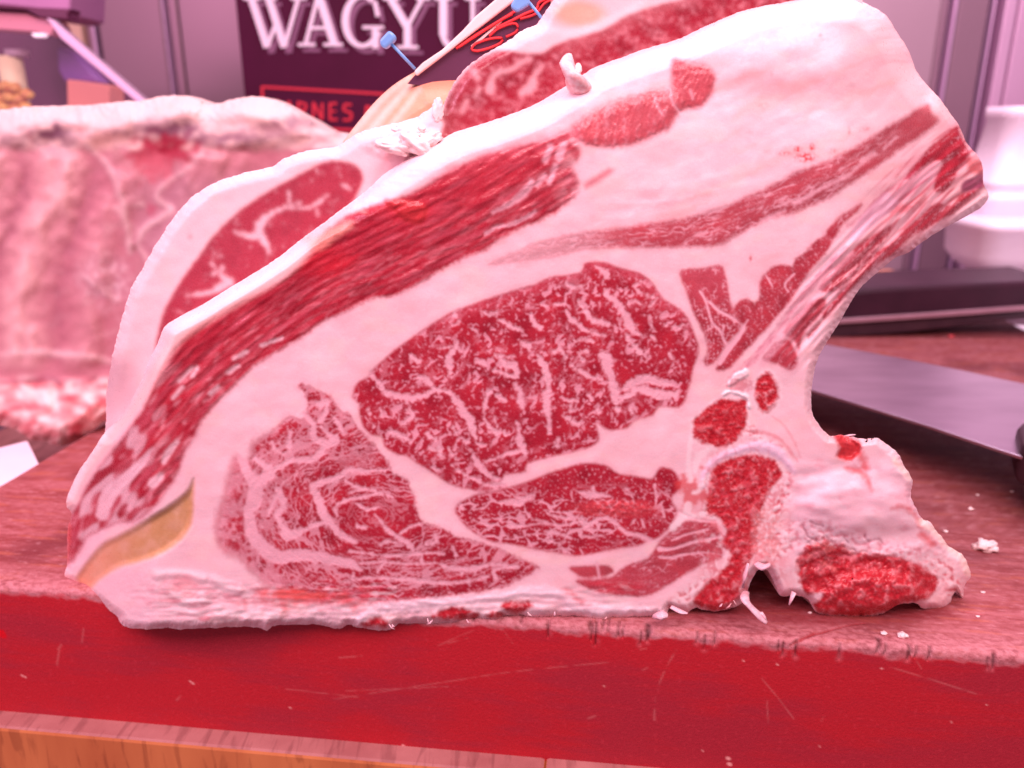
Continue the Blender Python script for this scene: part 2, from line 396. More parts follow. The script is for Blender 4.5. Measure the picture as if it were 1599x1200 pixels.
# ---- 2 rib eye ---------------------------------------------------------------
rib_eye = [(551, 621), (557, 599), (577, 587), (585, 574), (615, 548), (645, 526), (690, 497), (720, 482), (756, 469), (803, 454), (840, 443),
 (857, 434), (906, 426), (912, 413), (936, 409), (961, 416), (998, 427), (1017, 441), (1036, 467), (1060, 482), (1077, 503), (1086, 527), (1091, 548),
 (1083, 574), (1078, 599), (1071, 622), (1060, 636), (1028, 636), (1020, 648), (989, 659), (980, 668), (951, 672), (931, 661), (936, 685), (925, 697), (895, 706),
 (857, 715), (824, 724), (821, 736), (800, 741), (788, 742), (782, 752), (765, 754), (790, 760), (756, 767), (728, 764), (699, 755), (681, 742), (652, 724), (636, 713),
 (619, 709), (600, 697), (596, 681), (583, 681), (568, 668), (561, 646), (560, 631)]
sd2, m2 = add_muscle(rib_eye, 2, 1, rag=.7)
X = U+wx*9; Y = V+wy*9
inn = cmask(sd2+.5, 6)
f1 = np.maximum(vein_full(A, sd2, (X+Y*.3)/17, Y/21, 61, .16, .10, .3), vein_full(A, sd2, (X+Y*.3)/9, Y/10, 65, .15, .14, .3)*.9); f1 = np.maximum(f1*.35, np.maximum(blobs((X+Y*.4)/12, Y/18, 68, .29, .05, 2), blobs((X-Y*.6)/19, (Y+X*.5)/11, 69, .32, .05, 2)))
f2 = vein_full(A, sd2, X/5.5, Y/6, 62, .17, .30, .3)
f3 = blobs(U/7.5, V/8, 63, .34, .08, 2)*.75
cluster = sm(fbm(U/60, V/60, 66, 2), -.35, .1)
marb(np.maximum(np.maximum(f1, f2*.2)*cluster, f3)*inn*.86, FAT*np.array((.92, .66, .73)))
edge_pale = sm(sd2, -22, -2)*sm(V, 560, 470)*inn
A.paint(edge_pale*(.28+.5*blobs(U/7, V/7, 67, .05, .2)), MPK)
eye_veins = [([(572, 574), (592, 600), (602, 613), (625, 619), (650, 621), (672, 613), (682, 609)], [3, 4, 5, 6, 6, 4, 3]),
 ([(652, 590), (664, 592), (672, 600), (682, 609), (700, 612), (712, 625), (722, 640), (733, 655), (738, 670), (744, 686)], [2, 7, 5, 4, 3, 6, 7, 7, 6, 2]),
 ([(714, 533), (710, 545), (704, 553), (701, 565), (703, 588)], [3, 5, 5, 6, 2]), ([(688, 544), (712, 541)], [1.5, 2]),
 ([(944, 452), (950, 462), (961, 470), (970, 481), (979, 497), (984, 510), (992, 518), (1001, 524)], [2, 6, 6, 6, 7, 9, 4, 2]),
 ([(978, 524), (989, 539), (999, 551)], [2.5, 4, 5]), ([(884, 484), (893, 499), (908, 511), (932, 522), (946, 524)], [1.5, 5, 4, 2.5, 3]),
 ([(901, 469), (910, 481), (920, 492), (929, 503), (945, 504), (956, 508)], [2, 3, 5, 5, 4, 2]), ([(884, 443), (894, 449), (912, 445)], [2, 4, 2]),
 ([(931, 417), (948, 429), (940, 438)], [2, 5, 2]), ([(940, 555), (947, 560), (955, 564)], [7, 10, 6]), ([(947, 562), (954, 590), (958, 608), (963, 628)], [11, 7, 8, 6]),
 ([(892, 570), (905, 580), (920, 588), (938, 592)], [1.5, 4, 4, 3]), ([(975, 606), (990, 598), (1010, 592), (1030, 598), (1048, 600)], [6, 8, 8, 6, 3]),
 ([(960, 622), (980, 618), (1000, 608), (1036, 618), (1058, 614)], [4, 5, 8, 8, 4]),
 ([(840, 556), (848, 569), (855, 586), (856, 600), (853, 622), (857, 650), (857, 676)], [3, 6, 7, 5, 7, 5, 3]),
 ([(804, 602), (812, 612), (813, 628), (815, 637)], [4, 5, 6, 3]), ([(808, 660), (811, 680), (813, 694), (819, 706)], [2, 4, 7, 5]),
 ([(812, 704), (792, 709), (765, 719), (755, 720)], [4, 3, 2.5, 1.5]), ([(736, 702), (740, 714), (746, 726), (758, 738), (777, 748)], [2, 4, 6, 5, 2]),
 ([(705, 726), (718, 737), (742, 749), (765, 759), (785, 757)], [1.5, 2.5, 3, 3.5, 5]), ([(607, 674), (621, 679), (641, 689)], [3, 6, 2]),
 ([(634, 627), (641, 640), (645, 652), (628, 662)], [2, 2.5, 3, 3.5]), ([(634, 640), (650, 655)], 2), ([(763, 612), (757, 636), (757, 655), (766, 668), (776, 676)], [5, 3, 2, 3, 6]),
 ([(778, 618), (788, 624)], [5, 4]), ([(881, 651), (890, 654), (898, 662), (908, 662)], [3, 4, 4, 4]), ([(886, 625), (900, 625)], 3), ([(934, 634), (936, 645)], 3.5), ([(872, 686), (870, 697)], 4),
 ([(891, 636), (892, 641)], 4), ([(963, 638), (966, 642)], 5), ([(984, 640), (986, 643)], 5), ([(920, 617), (924, 623)], 3.5), ([(780, 500), (795, 508), (814, 517)], [3, 4, 4]),
 ([(752, 487), (764, 491), (779, 486)], [1.5, 3, 3]), ([(710, 489), (714, 498), (717, 506)], 2.5), ([(819, 537), (826, 542)], 5.5), ([(745, 565), (757, 569)], 4.5),
 ([(775, 556), (803, 557)], [3, 3]), ([(784, 562), (792, 572), (803, 570), (806, 588)], [4, 6, 7, 4]), ([(773, 578), (800, 588)], [3, 4]), ([(732, 511), (740, 516), (746, 518)], 2.2),
 ([(642, 557), (654, 564)], 4), ([(830, 490), (834, 505), (845, 512)], [2.5, 4, 4]), ([(864, 550), (874, 546), (884, 557)], [3.5, 4.5, 3]), ([(905, 556), (912, 563), (905, 553), (916, 548)], 3),
 ([(1016, 494), (1019, 512)], 2.5), ([(1016, 524), (1024, 530)], 2.2), ([(984, 474), (992, 471), (1003, 477)], 2.2), ([(844, 474), (852, 478), (882, 474)], [1.5, 2, 1.5]),
 ([(896, 532), (912, 530), (926, 534)], [1.5, 3, 3]), ([(1040, 508), (1052, 510)], 1.8), ([(1057, 519), (1067, 507)], 1.8), ([(1046, 552), (1050, 560)], 3), ([(1000, 440), (992, 450), (1004, 458)], 2), ([(1010, 462), (1024, 466), (1016, 478)], 2),
 ([(594, 640), (596, 650)], 2), ([(575, 640), (579, 655), (584, 666)], 2), ([(668, 679), (680, 686)], 4), ([(685, 699), (690, 712)], 4.5), ([(672, 700), (678, 704)], 4), ([(676, 730), (682, 735)], 3.5), ([(708, 668), (716, 682), (731, 690)], 2.2),
 ([(700, 700), (712, 716)], 1.6), ([(760, 695), (746, 694)], 2), ([(771, 650), (776, 668)], 1.8), ([(787, 672), (790, 680)], 2.5)]
v = cmask(A.strokes([(p, np.array(w)*.9) for p, w in eye_veins], 10, 2.8)+.3, 4)*.92
marb(v*cmask(sd2-2, 4), rel=.00025)
# ---- 3 big left muscle -------------------------------------------------------
side = [(466, 601), (485, 604), (500, 612), (515, 617), (528, 640), (545, 648), (562, 672), (598, 709), (613, 738), (634, 749), (645, 775), (652, 801), (658, 814),
 (684, 824), (712, 837), (746, 848), (795, 865), (830, 880), (840, 886), (834, 892), (806, 908), (759, 923), (694, 931), (645, 938), (600, 944), (560, 938), (507, 940),
 (470, 930), (432, 918), (404, 902), (391, 887), (376, 872), (355, 860), (341, 840), (341, 815), (344, 797), (352, 780), (357, 758), (367, 717), (382, 726),
 (392, 712), (395, 696), (414, 681), (432, 668), (450, 652), (470, 655), (482, 640), (478, 621)]
sd3, m3 = add_muscle(side, 3, 2, aa=4+16*sm(U-(V-800)*.1, 480, 350)+10*sm(V, 900, 925)*sm(U, 620, 500), rag=2.4)
cx, cy = 585, 808
r = np.hypot((U-cx), (V-cy)*1.55)+wx*14; th = np.arctan2((V-cy)*1.55, U-cx)
inn = cmask(sd3+.5, 4)
arc = vein_full(A, sd3, th*r/52+wy*.4, r/17, 71, .15, .0, .35)
arc2 = vein_full(A, sd3, th*r/30, r/10.5, 73, .17, .12, .3)
wr = np.maximum(vein_full(A, sd3, (U+wx*8)/13, (V+wy*8)/12, 74, .20, .03, .35), vein_full(A, sd3, (U+wx*12)/34, (V+wy*12)/30, 75, .15, -.05, .4))
left = sm(U, 520, 400)
top = sm(V, 760, 690)*sm(U, 600, 560)
fl = np.maximum(blobs((th*r/14+wy), r/8.5, 70, .36, .06, 2), blobs((U+wx*8)/8, (V+wy*6)/7, 72, .40, .07, 2)*.8)
m = np.maximum(np.maximum(arc*.75, np.maximum(arc2*.65, fl*.7)), wr*np.maximum(left, top)*.6)
m = m*(1-.5*sm(np.hypot((U-590)/75, (V-815)/40), 1.15, .6))
bott = worms((U-V*.1)/40, (V+U*.10+wy*8)/7, 77, .09, -.02)*sm(V, 850, 890)
m = np.maximum(m, bott*.8); marb(m*inn*.92, FAT*np.array((.95, .74, .80)))
A.paint(inn*sm(sd3, -40, -2)*sm(U, 480, 360)*(.12+.4*n_mid), (.72, .28, .34))
A.paint(inn*blobs(U/5.5, V/5.5, 79, .36, .07, 2)*np.maximum(left, .3)*.5, FAT)
side_ch = [([(372, 690), (376, 711), (387, 740), (399, 758), (395, 786), (389, 797), (391, 822), (401, 844), (432, 869), (470, 867), (507, 872), (545, 880), (564, 890)], [3, 6, 8, 12, 12, 9, 10, 11, 11, 9, 8, 7, 3]),
 ([(399, 717), (412, 726), (425, 736), (410, 749)], [4, 5, 7, 8]), ([(425, 736), (432, 730), (461, 719), (489, 717), (507, 700), (522, 687)], [5, 4, 4, 5, 5, 9]),
 ([(474, 646), (489, 664), (490, 684), (515, 694)], [4, 5, 5, 6]), ([(526, 685), (515, 680), (502, 667)], [4, 3, 2]), ([(522, 651), (529, 664), (536, 677)], [2.5, 3, 3]),
 ([(453, 675), (451, 698)], [3, 5]), ([(424, 690), (430, 702), (442, 709)], [2, 2, 2]), ([(500, 655), (507, 648), (512, 625), (500, 632)], [5, 4, 3, 6]),
 ([(601, 735), (570, 736), (545, 735), (526, 747), (508, 752), (489, 760), (495, 775), (500, 790), (506, 806), (526, 829), (540, 840), (556, 848)], [2, 3, 4, 5, 5, 6, 6, 7, 7, 5, 5, 3]),
 ([(485, 822), (507, 815)], [4, 3]), ([(430, 803), (442, 824), (450, 836), (479, 826)], [3, 5, 9, 3]), ([(434, 765), (438, 776), (443, 790), (432, 803)], [5, 6, 5, 4]), ([(421, 798), (427, 785), (434, 772)], [3, 3, 4]),
 ([(526, 804), (523, 794), (530, 786), (545, 780), (565, 777), (592, 771), (612, 776)], [3, 2.5, 2.5, 2.5, 2, 2.5, 1.5]), ([(545, 770), (575, 764), (590, 771)], [1.5, 2, 2]), ([(557, 787), (572, 795), (590, 793)], [2, 2.5, 1.5]),
 ([(540, 752), (560, 762), (580, 766)], [1.5, 3, 2]), ([(585, 803), (596, 816), (605, 828), (620, 838), (636, 848), (645, 860)], [1.2, 2, 3.5, 3.5, 4, 3]), ([(622, 836), (640, 824), (656, 818)], 2), ([(558, 822), (570, 824)], 3),
 ([(545, 861), (570, 864), (600, 868), (640, 866), (660, 864), (694, 865)], [1.5, 2, 2, 2.5, 2, 1.2]), ([(659, 864), (658, 880)], 2), ([(560, 880), (600, 878), (645, 881), (684, 880), (700, 887), (735, 889), (769, 882), (800, 884)], [1.5, 2, 2, 1.5, 3.5, 4, 2.5, 1.5]), ([(722, 889), (722, 896)], 3),
 ([(590, 893), (600, 878)], 2), ([(550, 904), (553, 896)], 2), ([(540, 907), (580, 903), (637, 905), (670, 909), (700, 911), (742, 906), (765, 900)], [1, 2, 3, 3, 3, 2, 1.2]), ([(770, 893), (775, 905), (770, 893), (785, 887), (808, 885)], [2, 3, 2, 2, 3.5]),
 ([(595, 850), (605, 846), (618, 848)], 2), ([(680, 835), (681, 848), (665, 850)], 1.8), ([(706, 853), (712, 866)], 2.5)]
v = cmask(A.strokes(side_ch, 10, 1.9), 3.6)*.95
marb(v*cmask(sd3-6, 6), rel=.0002)
# ---- 4 lower middle muscle ---------------------------------------------------
low = [(711, 796), (720, 784), (742, 773), (787, 763), (820, 754), (857, 739), (895, 727), (923, 723), (947, 728), (966, 739), (1000, 745), (1019, 747), (1030, 731),
 (1049, 733), (1060, 748), (1062, 762), (1049, 779), (1057, 799), (1045, 824), (1030, 839), (1015, 845), (996, 852), (955, 859), (920, 866), (899, 869), (870, 864),
 (846, 860), (797, 850), (769, 846), (741, 833), (722, 816)]
sd4, m4 = add_muscle(low, 4, 3, rag=.7)
inn = cmask(sd4+1, 6)
ww = vein_full(A, sd4, (U+wx*10)/30, (V+wy*8)/14, 81, .14, .0, .35); w2 = vein_full(A, sd4, (U+wx*10)/15, (V+wy*8)/10, 83, .16, .12, .3)
dens = sm(V, 745, 790)*(1-.8*sm(np.hypot((U-1010)/40, (V-820)/30), 1.3, .6))*(1-.7*sm(np.hypot((U-950)/45, (V-850)/16), 1.3, .6))
marb(np.maximum(ww, w2*.9)*dens*inn*.9, FAT*np.array((.95, .74, .80)))
marb(blobs(U/4.5, V/4.2, 85, .33, .06, 2)*inn*.6)
A.paint(sm(np.hypot((U-960)/75, (V-795)/16), 1.2, .5)*inn*(.35+.5*blobs(U/5, V/5, 87, .05, .1)), (.72, .10, .11))
A.rel += sm(np.hypot((U-965)/60, (V-793)/12), 1.2, .4)*inn*(.0008*n_fine+.0006)
low_v = [([(778, 785), (795, 783), (810, 786), (822, 778), (834, 779)], [1.5, 4, 6, 5, 1.5]), ([(800, 772), (812, 778), (835, 772)], [1.2, 2, 1.2]), ([(851, 797), (858, 804), (872, 807), (898, 812)], [1.5, 1.8, 2.2, 1.5]), ([(872, 795), (876, 806)], 1.6), ([(895, 806), (880, 800)], 1.5),
 ([(798, 821), (820, 822), (845, 817), (862, 820), (885, 820), (902, 815), (915, 815)], [1, 1.6, 1.5, 1.6, 1.8, 2, 2.5]), ([(830, 811), (850, 815), (862, 820)], 1.6), ([(850, 830), (870, 833), (892, 841)], [1.5, 3.2, 2]),
 ([(908, 809), (912, 816), (919, 821), (930, 813), (944, 809), (957, 815), (966, 822), (976, 831), (990, 835), (1003, 838), (1015, 845)], [3, 5, 4, 3.5, 3, 3.2, 3, 3.5, 3.5, 4, 5]),
 ([(904, 769), (918, 771), (930, 773), (955, 776)], [1.5, 4, 5, 1]), ([(926, 762), (928, 770)], 3), ([(978, 764), (986, 772), (990, 786)], 1.4), ([(1022, 758), (1024, 772)], 2), ([(1034, 792), (1037, 808)], 1.8), ([(1002, 812), (1006, 824)], 1.3), ([(945, 839), (938, 836), (920, 840)], 1.4), ([(985, 820), (992, 812)], 1.3),
 ([(741, 796), (757, 793), (764, 785)], 1.6), ([(740, 812), (752, 818), (770, 820)], 1.6), ([(858, 848), (862, 842), (860, 834)], 1.3), ([(872, 853), (882, 846)], 1.5), ([(720, 790), (722, 794)], 3)]
marb(cmask(A.strokes(low_v, 8, 1.4)+.2, 3.2)*.9*cmask(sd4-4, 5))
# ---- 5 lower right muscle, small islands -------------------------------------
lr = [(1030, 846), (1049, 829), (1067, 815), (1095, 815), (1124, 818), (1128, 845), (1129, 869), (1101, 880), (1067, 899), (1039, 917), (1011, 930), (970, 931), (930, 924), (899, 908), (930, 905), (955, 900), (968, 890), (985, 880), (1011, 872)]
sd5, m5 = add_muscle(lr, 5, 4, alpha=.92, rag=1.0)
inn = cmask(sd5+2, 4)
marb(worms((U*.96-V*.28)/26, (V*.96+U*.28+wy*5)/7, 91, .12, .05)*inn*.6)
A.paint(inn*blobs(U/4, V/4, 93, .12, .15, 2)*sm(V, 880, 905)*.6, MPK)
marb(cmask(A.strokes([([(1030, 857), (1044, 858), (1058, 855), (1086, 846), (1124, 839)], [4, 2.5, 2, 2.4, 2]), ([(1049, 844), (1075, 834), (1105, 827)], 1.5), ([(1030, 870), (1050, 871), (1065, 867), (1100, 863), (1127, 867)], [2, 2, 2, 1, 1.2]), ([(1060, 800), (1090, 812), (1125, 815)], 2), ([(1098, 878), (1100, 870), (1090, 862)], 1.8), ([(1124, 820), (1132, 845), (1132, 868)], [4, 4, 4])], 8, .6), 2.6)*1.0)
isl = [(889, 887), (905, 884), (932, 883), (950, 884), (959, 892), (950, 899), (925, 902), (903, 899)]
add_muscle(isl, 5, 5, alpha=.9); marb(cmask(A.strokes([([(932, 880), (936, 902)], 2)], 6), 3)*.8)
for pl, al in (([(905, 905), (925, 906), (960, 905), (1000, 915), (985, 925), (940, 920)], .5), ([(870, 930), (885, 920), (905, 935), (925, 948), (905, 950), (885, 942)], .75)):
    sd = A.sdf(pl, 16); A.paint(cmask(sd+nudge, 10)*al, MUSB*1.1)

# ---- 1 outer cap muscle band -------------------------------------------------
band = [(600, 316), (645, 300), (699, 270), (750, 246), (800, 232), (850, 220), (890, 206), (906, 222), (903, 245), (893, 262), (905, 285), (900, 305), (880, 322), (851, 341), (810, 358),
 (775, 378), (750, 394), (728, 401), (690, 423), (652, 444), (615, 462), (577, 468), (540, 487), (500, 505), (473, 525), (440, 545), (405, 566), (371, 597), (338, 630), (318, 655), (304, 681),
 (287, 711), (276, 740), (262, 762), (240, 792), (212, 813), (180, 817), (160, 828), (135, 840), (128, 855), (113, 876), (106, 880), (107, 850), (107, 820), (112, 805), (122, 786), (140, 752), (162, 722),
 (180, 698), (205, 665), (226, 632), (243, 592), (262, 558), (282, 530), (304, 508), (340, 488), (371, 472), (415, 450), (450, 428), (473, 405), (490, 380), (512, 358), (540, 338), (570, 324)]
sd1, m1 = add_muscle(band, 1, 6, aa=6, rag=1.6, alpha=1-.55*sm(U, 855, 905)*sm(n_mid, -.25, .25), stretch=(3.5, 1), ang=math.radians(-38))
S, D = A.field([(112, 870), (150, 780), (215, 700), (290, 610), (380, 530), (480, 460), (600, 400), (720, 340), (850, 265), (905, 235)], 110)
inn = cmask(sd1+2, 5)
W1 = worms((S+wx*8)/60, (D+wy*3)/6.0, 101, .17, .02); W2 = worms(S/26, (D+wy*2)/3.6, 103, .17, .05)
W3 = blobs((S+wx*8)/34, (D+wy*4)/6.5, 105, .30, .08, 2)
lowr = sm(D, -30, 5)
marb(soft(np.maximum(np.maximum(W1*.45, W2*.28), W3*(.30+.6*sm(U, 460, 300))), 1)*(.25+.75*lowr)*inn*.85, (.82, .36, .40))
A.paint(inn*sm(gn(S/70, D/14, 107), .1, .6)*.45, MPK*np.array((.9, .8, .85)))
A.paint(inn*sm(U, 300, 180)*sm(-gn(S/40+.3, D/16, 109), .0, .35)*.75, FAT*.95)
marb(cmask(A.strokes([([(238, 700), (222, 722), (205, 740), (187, 755), (168, 778), (160, 803)], [2, 6, 8, 10, 12, 10]), ([(277, 690), (262, 708), (256, 722)], [3, 6, 4]), ([(250, 745), (238, 755)], [6, 7]),
   ([(365, 560), (385, 550)], 3), ([(408, 540), (440, 528)], 2.5), ([(356, 582), (372, 572)], 3.2), ([(270, 622), (285, 605)], 3), ([(328, 615), (340, 605)], 3), ([(280, 596), (300, 575)], 2.5), ([(300, 588), (308, 575)], 3)], 8, 1), 4)*cmask(sd1, 6)*.85, FAT*.97)
redspot = sm(np.hypot((U-500)/70, (V-408)/28), 1.2, .3)*inn; A.paint(redspot*.6, (.56, .008, .022))
A.paint(sm(np.hypot((U-640)/60, (V-330)/16), 1.3, .3)*inn*.55, (.62, .03, .05))
A.rel += inn*(.0003*W1+.0006*gn(S/60, D/10, 111)+.00015*gn(S/14, D/3, 112))
# upper fringe: peach translucent rim
rim = A.strokes([([(106, 790), (130, 745), (165, 690), (205, 645), (236, 590), (262, 545), (290, 518), (350, 480), (420, 440), (462, 408), (486, 382)], [5, 8, 9, 8, 9, 9, 8, 8, 8, 9, 8])], 14)
A.paint(cmask(rim, 12)*.75, (.92, .62, .56))
A.paint(cmask(A.strokes([([(476, 372), (495, 380), (520, 364), (545, 352)], [7, 11, 9, 5])], 10, 1), 10)*.8, (.88, .36, .28))
A.paint(cmask(A.strokes([([(140, 706), (110, 775)], [5, 6]), ([(172, 668), (140, 712)], [5, 5])], 10), 8)*.7, FATW)
# ragged muscle flap hanging over the white rim
flap = A.sdf([(598, 313), (625, 311), (662, 318), (668, 335), (655, 350), (630, 345), (615, 330)], 20)
A.paint(cmask(flap+n_fine*2, 6)*.8, (.56, .040, .045)); A.rel += .0010*sm(-flap, -1, 9)
# finger marks of fat through the right end of the band
marb(cmask(A.strokes([([(830, 285), (815, 305), (790, 322), (770, 332)], [5, 6, 4, 2]), ([(850, 275), (838, 290)], 4), ([(868, 258), (858, 285)], 4), ([(760, 365), (775, 355), (800, 350), (835, 332)], 3), ([(860, 228), (852, 250)], 5), ([(880, 226), (872, 246)], 6)], 8, 1.5), 4)*cmask(sd1, 6)*.8)
S8 = A.sdf([(912, 289), (930, 276), (952, 263), (959, 266), (945, 278), (925, 290), (914, 294)], 14); A.paint(cmask(S8+nudge*.9, 8)*.8, MPK)
# ---- red stripe near the top -------------------------------------------------
tops = [(1050, 96), (1060, 91), (1080, 98), (1104, 104), (1117, 118), (1116, 132), (1108, 150), (1094, 165), (1078, 170), (1062, 176), (1043, 200), (1010, 217), (969, 230), (930, 228), (905, 221),
 (892, 205), (900, 190), (935, 169), (960, 158), (986, 149), (1015, 142), (1046, 136)]
sd6, m6 = add_muscle(tops, 6, 7, aa=7, rag=2.2, alpha=.86)
inn = cmask(sd6+2, 4); A.paint(inn*.25, (.75, .10, .12))
marb(worms((U+V*.2)/6, (V-U*.5)/30, 121, .13, .05)*inn*.55*sm(U, 1075, 1050)); marb(cmask(A.strokes([([(1046, 140), (1050, 160), (1062, 176)], 1.6), ([(1022, 150), (1026, 165), (1036, 180)], 1.4), ([(1078, 140), (1082, 155)], 1.4)], 6, .5), 2.5)*.8)
A.rel += inn*(.0009*sm(-sd6, -4, 18)+.0004*worms((U+V*.2)/6, (V-U*.5)/30, 121, .3, -.3)); 
A.paint(cmask(A.strokes([([(890, 212), (840, 228), (790, 238), (740, 252), (690, 272)], [9, 11, 10, 9, 7])], 18, 2), 18)*.75*np.clip(.6+1.2*n_mid, 0, 1), (.66, .12, .16))
# ---- 7 long stripe at upper right --------------------------------------------
str7 = [(1450, 163), (1456, 178), (1466, 190), (1440, 212), (1406, 234), (1368, 262), (1324, 290), (1290, 312), (1240, 334), (1215, 338), (1178, 352), (1127, 382), (1070, 386), (1000, 387), (918, 389), (868, 400),
 (810, 407), (765, 413), (800, 398), (834, 382), (880, 370), (935, 361), (1003, 351), (1067, 341), (1127, 324), (1205, 290), (1240, 270), (1280, 256), (1336, 230), (1380, 202), (1430, 172)]
sd7, m7 = add_muscle(str7, 7, 8, aa=6, alpha=.9, rag=1.6, stretch=(3, 1), ang=math.radians(-25))
S, D = A.field([(765, 412), (900, 382), (1070, 362), (1200, 316), (1320, 262), (1450, 172)], 70)
inn = cmask(sd7, 6)
w = worms((S+wx*14)/34, (D+wy*6)/7, 131, .2, -.05); marb(np.maximum(w, worms(S/14, D/4, 132, .16, .0)*.6)*inn*.75*sm(U, 1480, 1250))
marb(cmask(A.strokes([([(1240, 318), (1280, 296), (1320, 276), (1352, 250)], [4, 3, 3, 2]), ([(1225, 330), (1190, 345)], 3), ([(1345, 252), (1365, 240)], 4), ([(1400, 215), (1380, 232)], 2)], 8, 1.5), 5)*.7)
A.paint(sm(sd7, 25, 0)*inn*sm(U, 1000, 850)*.5, FAT)
for (a, b, rx, ry, k) in ((1258, 246, 24, 11, .9), (1268, 231, 6, 9, 1), (1246, 234, 9, 7, 1), (1225, 240, 16, 6, .6), (1300, 236, 12, 6, .4), (1326, 205, 3, 10, .5), (1200, 238, 10, 5, .25), (1192, 165, 14, 12, .25), (1205, 115, 3, 6, .3), (1170, 210, 8, 14, .2), (1172, 404, 3, 7, .7), (1352, 202, 14, 6, .35), (1281, 55, 3, 4, .5)):
    A.paint(sm(np.hypot((U-a)/rx, (V-b)/ry)+n_fine*.8, 1.2, .4)*k*(.15+1.1*sm(n_fine, -.15, .25)), (.62, .05, .06))
# ---- creases in the big fat --------------------------------------------------
cr = A.strokes([([(970, 310), (1060, 305), (1130, 285), (1200, 270)], .4), ([(1190, 215), (1240, 185), (1290, 165), (1330, 140)], .3), ([(1330, 195), (1370, 165), (1400, 130)], .3), ([(940, 330), (1040, 322), (1110, 305)], .3), ([(1330, 250), (1400, 235), (1470, 200)], .4), ([(1125, 150), (1180, 120), (1250, 90)], .3)], 14)
A.rel -= .00025*sm(cr, 14, 0); A.paint(sm(cr, 7, 0)*.12, (.75, .40, .44))
# ---- 8 upper right triangle --------------------------------------------------
tri = [(1062, 424), (1097, 419), (1126, 415), (1135, 439), (1141, 471), (1154, 499), (1157, 512), (1147, 525), (1135, 538), (1124, 557), (1107, 571), (1099, 564), (1105, 546), (1099, 521), (1082, 487), (1071, 452)]
sd8, m8 = add_muscle(tri, 8, 9, alpha=.95)
inn = cmask(sd8+1, 4); A.paint(inn*sm(V, 500, 430)*(.45+.5*n_mid), MPK)
marb(worms((U+wx*8)/9, (V+wy*8)/13, 141, .13, .05)*inn*.75); marb(blobs(U/3.6, V/5, 142, .30, .06, 2)*inn*sm(V, 460, 500)*.8)
marb(cmask(A.strokes([([(1093, 455), (1102, 470), (1107, 488), (1113, 505), (1124, 516), (1130, 530), (1134, 538)], 1.8), ([(1108, 472), (1122, 485), (1138, 494), (1150, 500)], [2, 2.5, 2, 2.5]), ([(1128, 520), (1131, 508)], 1.3)], 8, .5), 2.5))
t2 = [(1187, 448), (1191, 433), (1208, 416), (1225, 413), (1238, 418), (1241, 405), (1259, 391), (1275, 376), (1292, 366), (1303, 368), (1297, 384), (1283, 402), (1266, 422), (1250, 445), (1234, 469), (1222, 486), (1207, 503), (1187, 524), (1165, 548), (1150, 564), (1137, 577), (1118, 577),
 (1135, 551), (1157, 526), (1166, 512), (1156, 504), (1149, 494), (1148, 476), (1165, 465), (1178, 472), (1186, 463)]
sd9, m9 = add_muscle(t2, 9, 10, alpha=.95, rag=1.2)
inn = cmask(sd9+1, 4); marb(worms((U+V)/22, (U-V*.7+wx*10)/7, 151, .10, .15)*inn*.5); marb(blobs(U/4, V/4, 152, .36, .05, 2)*inn*.5)
marb(cmask(A.strokes([([(1240, 428), (1228, 440), (1226, 448), (1231, 455)], 1.5), ([(1196, 430), (1202, 440), (1206, 447)], 1.2), ([(1124, 566), (1135, 548), (1152, 527), (1163, 507), (1168, 500)], [4, 5, 3.5, 1.5, 1])], 8, .5), 2.5))
# ---- 10 rib end: streaky strips ----------------------------------------------
rib_strips = [[(1223, 519), (1240, 497), (1259, 478), (1275, 468), (1289, 466), (1288, 482), (1273, 501), (1259, 518), (1252, 532), (1247, 547), (1240, 533), (1228, 526)],
 [(1191, 562), (1199, 548), (1210, 536), (1231, 530), (1240, 545), (1245, 558), (1243, 573), (1234, 579), (1214, 570)],
 [(1279, 452), (1285, 438), (1294, 426), (1322, 400), (1345, 378), (1372, 362), (1392, 352), (1385, 372), (1362, 400), (1340, 428), (1311, 452), (1292, 457)],
 [(1285, 500), (1287, 486), (1304, 465), (1332, 433), (1362, 398), (1392, 380), (1416, 355), (1442, 334), (1462, 318), (1486, 320), (1500, 303), (1522, 297), (1524, 304), (1486, 336), (1460, 350), (1420, 374), (1398, 396), (1362, 420), (1325, 458), (1296, 490)],
 [(1259, 522), (1270, 512), (1282, 502), (1275, 515), (1262, 530)], [(1290, 362), (1310, 340), (1345, 318), (1338, 332), (1316, 352), (1302, 372)]]
S, D = A.field([(1160, 580), (1230, 500), (1300, 430), (1380, 350), (1450, 280), (1520, 230)], 130)
endz = sm(D, -62, -40)*sm(-D, -75, -55)*sm(U, 1300, 1420)*sm(-V, -470, -380)
A.paint(endz*.42*(.6+.8*sm(gn(S/40, D/9, 172), -.3, .4)), (.74, .27, .32)); A.paint(endz*sm(gn(S/50+2, D/6, 173), .08, .4)*.75, (.52, .05, .08))
for k, pl in enumerate(rib_strips):
    sd, m_ = add_muscle(pl, 10, 11+k, alpha=.93, rag=1.0, stretch=(3, 1), ang=math.radians(-45))
    marb(np.maximum(worms((S+wx*6)/24, (D+wy*3)/5, 161+k, .14, .02), W3*0)*cmask(sd+1, 4)*.6)
A.paint(cmask(A.sdf([(1315, 445), (1325, 420), (1345, 395), (1378, 368), (1396, 352), (1400, 362), (1372, 392), (1340, 432)], 16), 6)*worms(S/16, D/5, 170, .25, -.3)*.8, (.85, .42, .45))
lines = A.strokes([([(1170, 570), (1225, 510), (1262, 458), (1295, 412), (1330, 370), (1372, 330), (1400, 305)], [3, 3, 3, 3, 2.5, 3, 3]), ([(1190, 570), (1240, 505), (1290, 440), (1330, 396)], 1.5)], 10, 1)
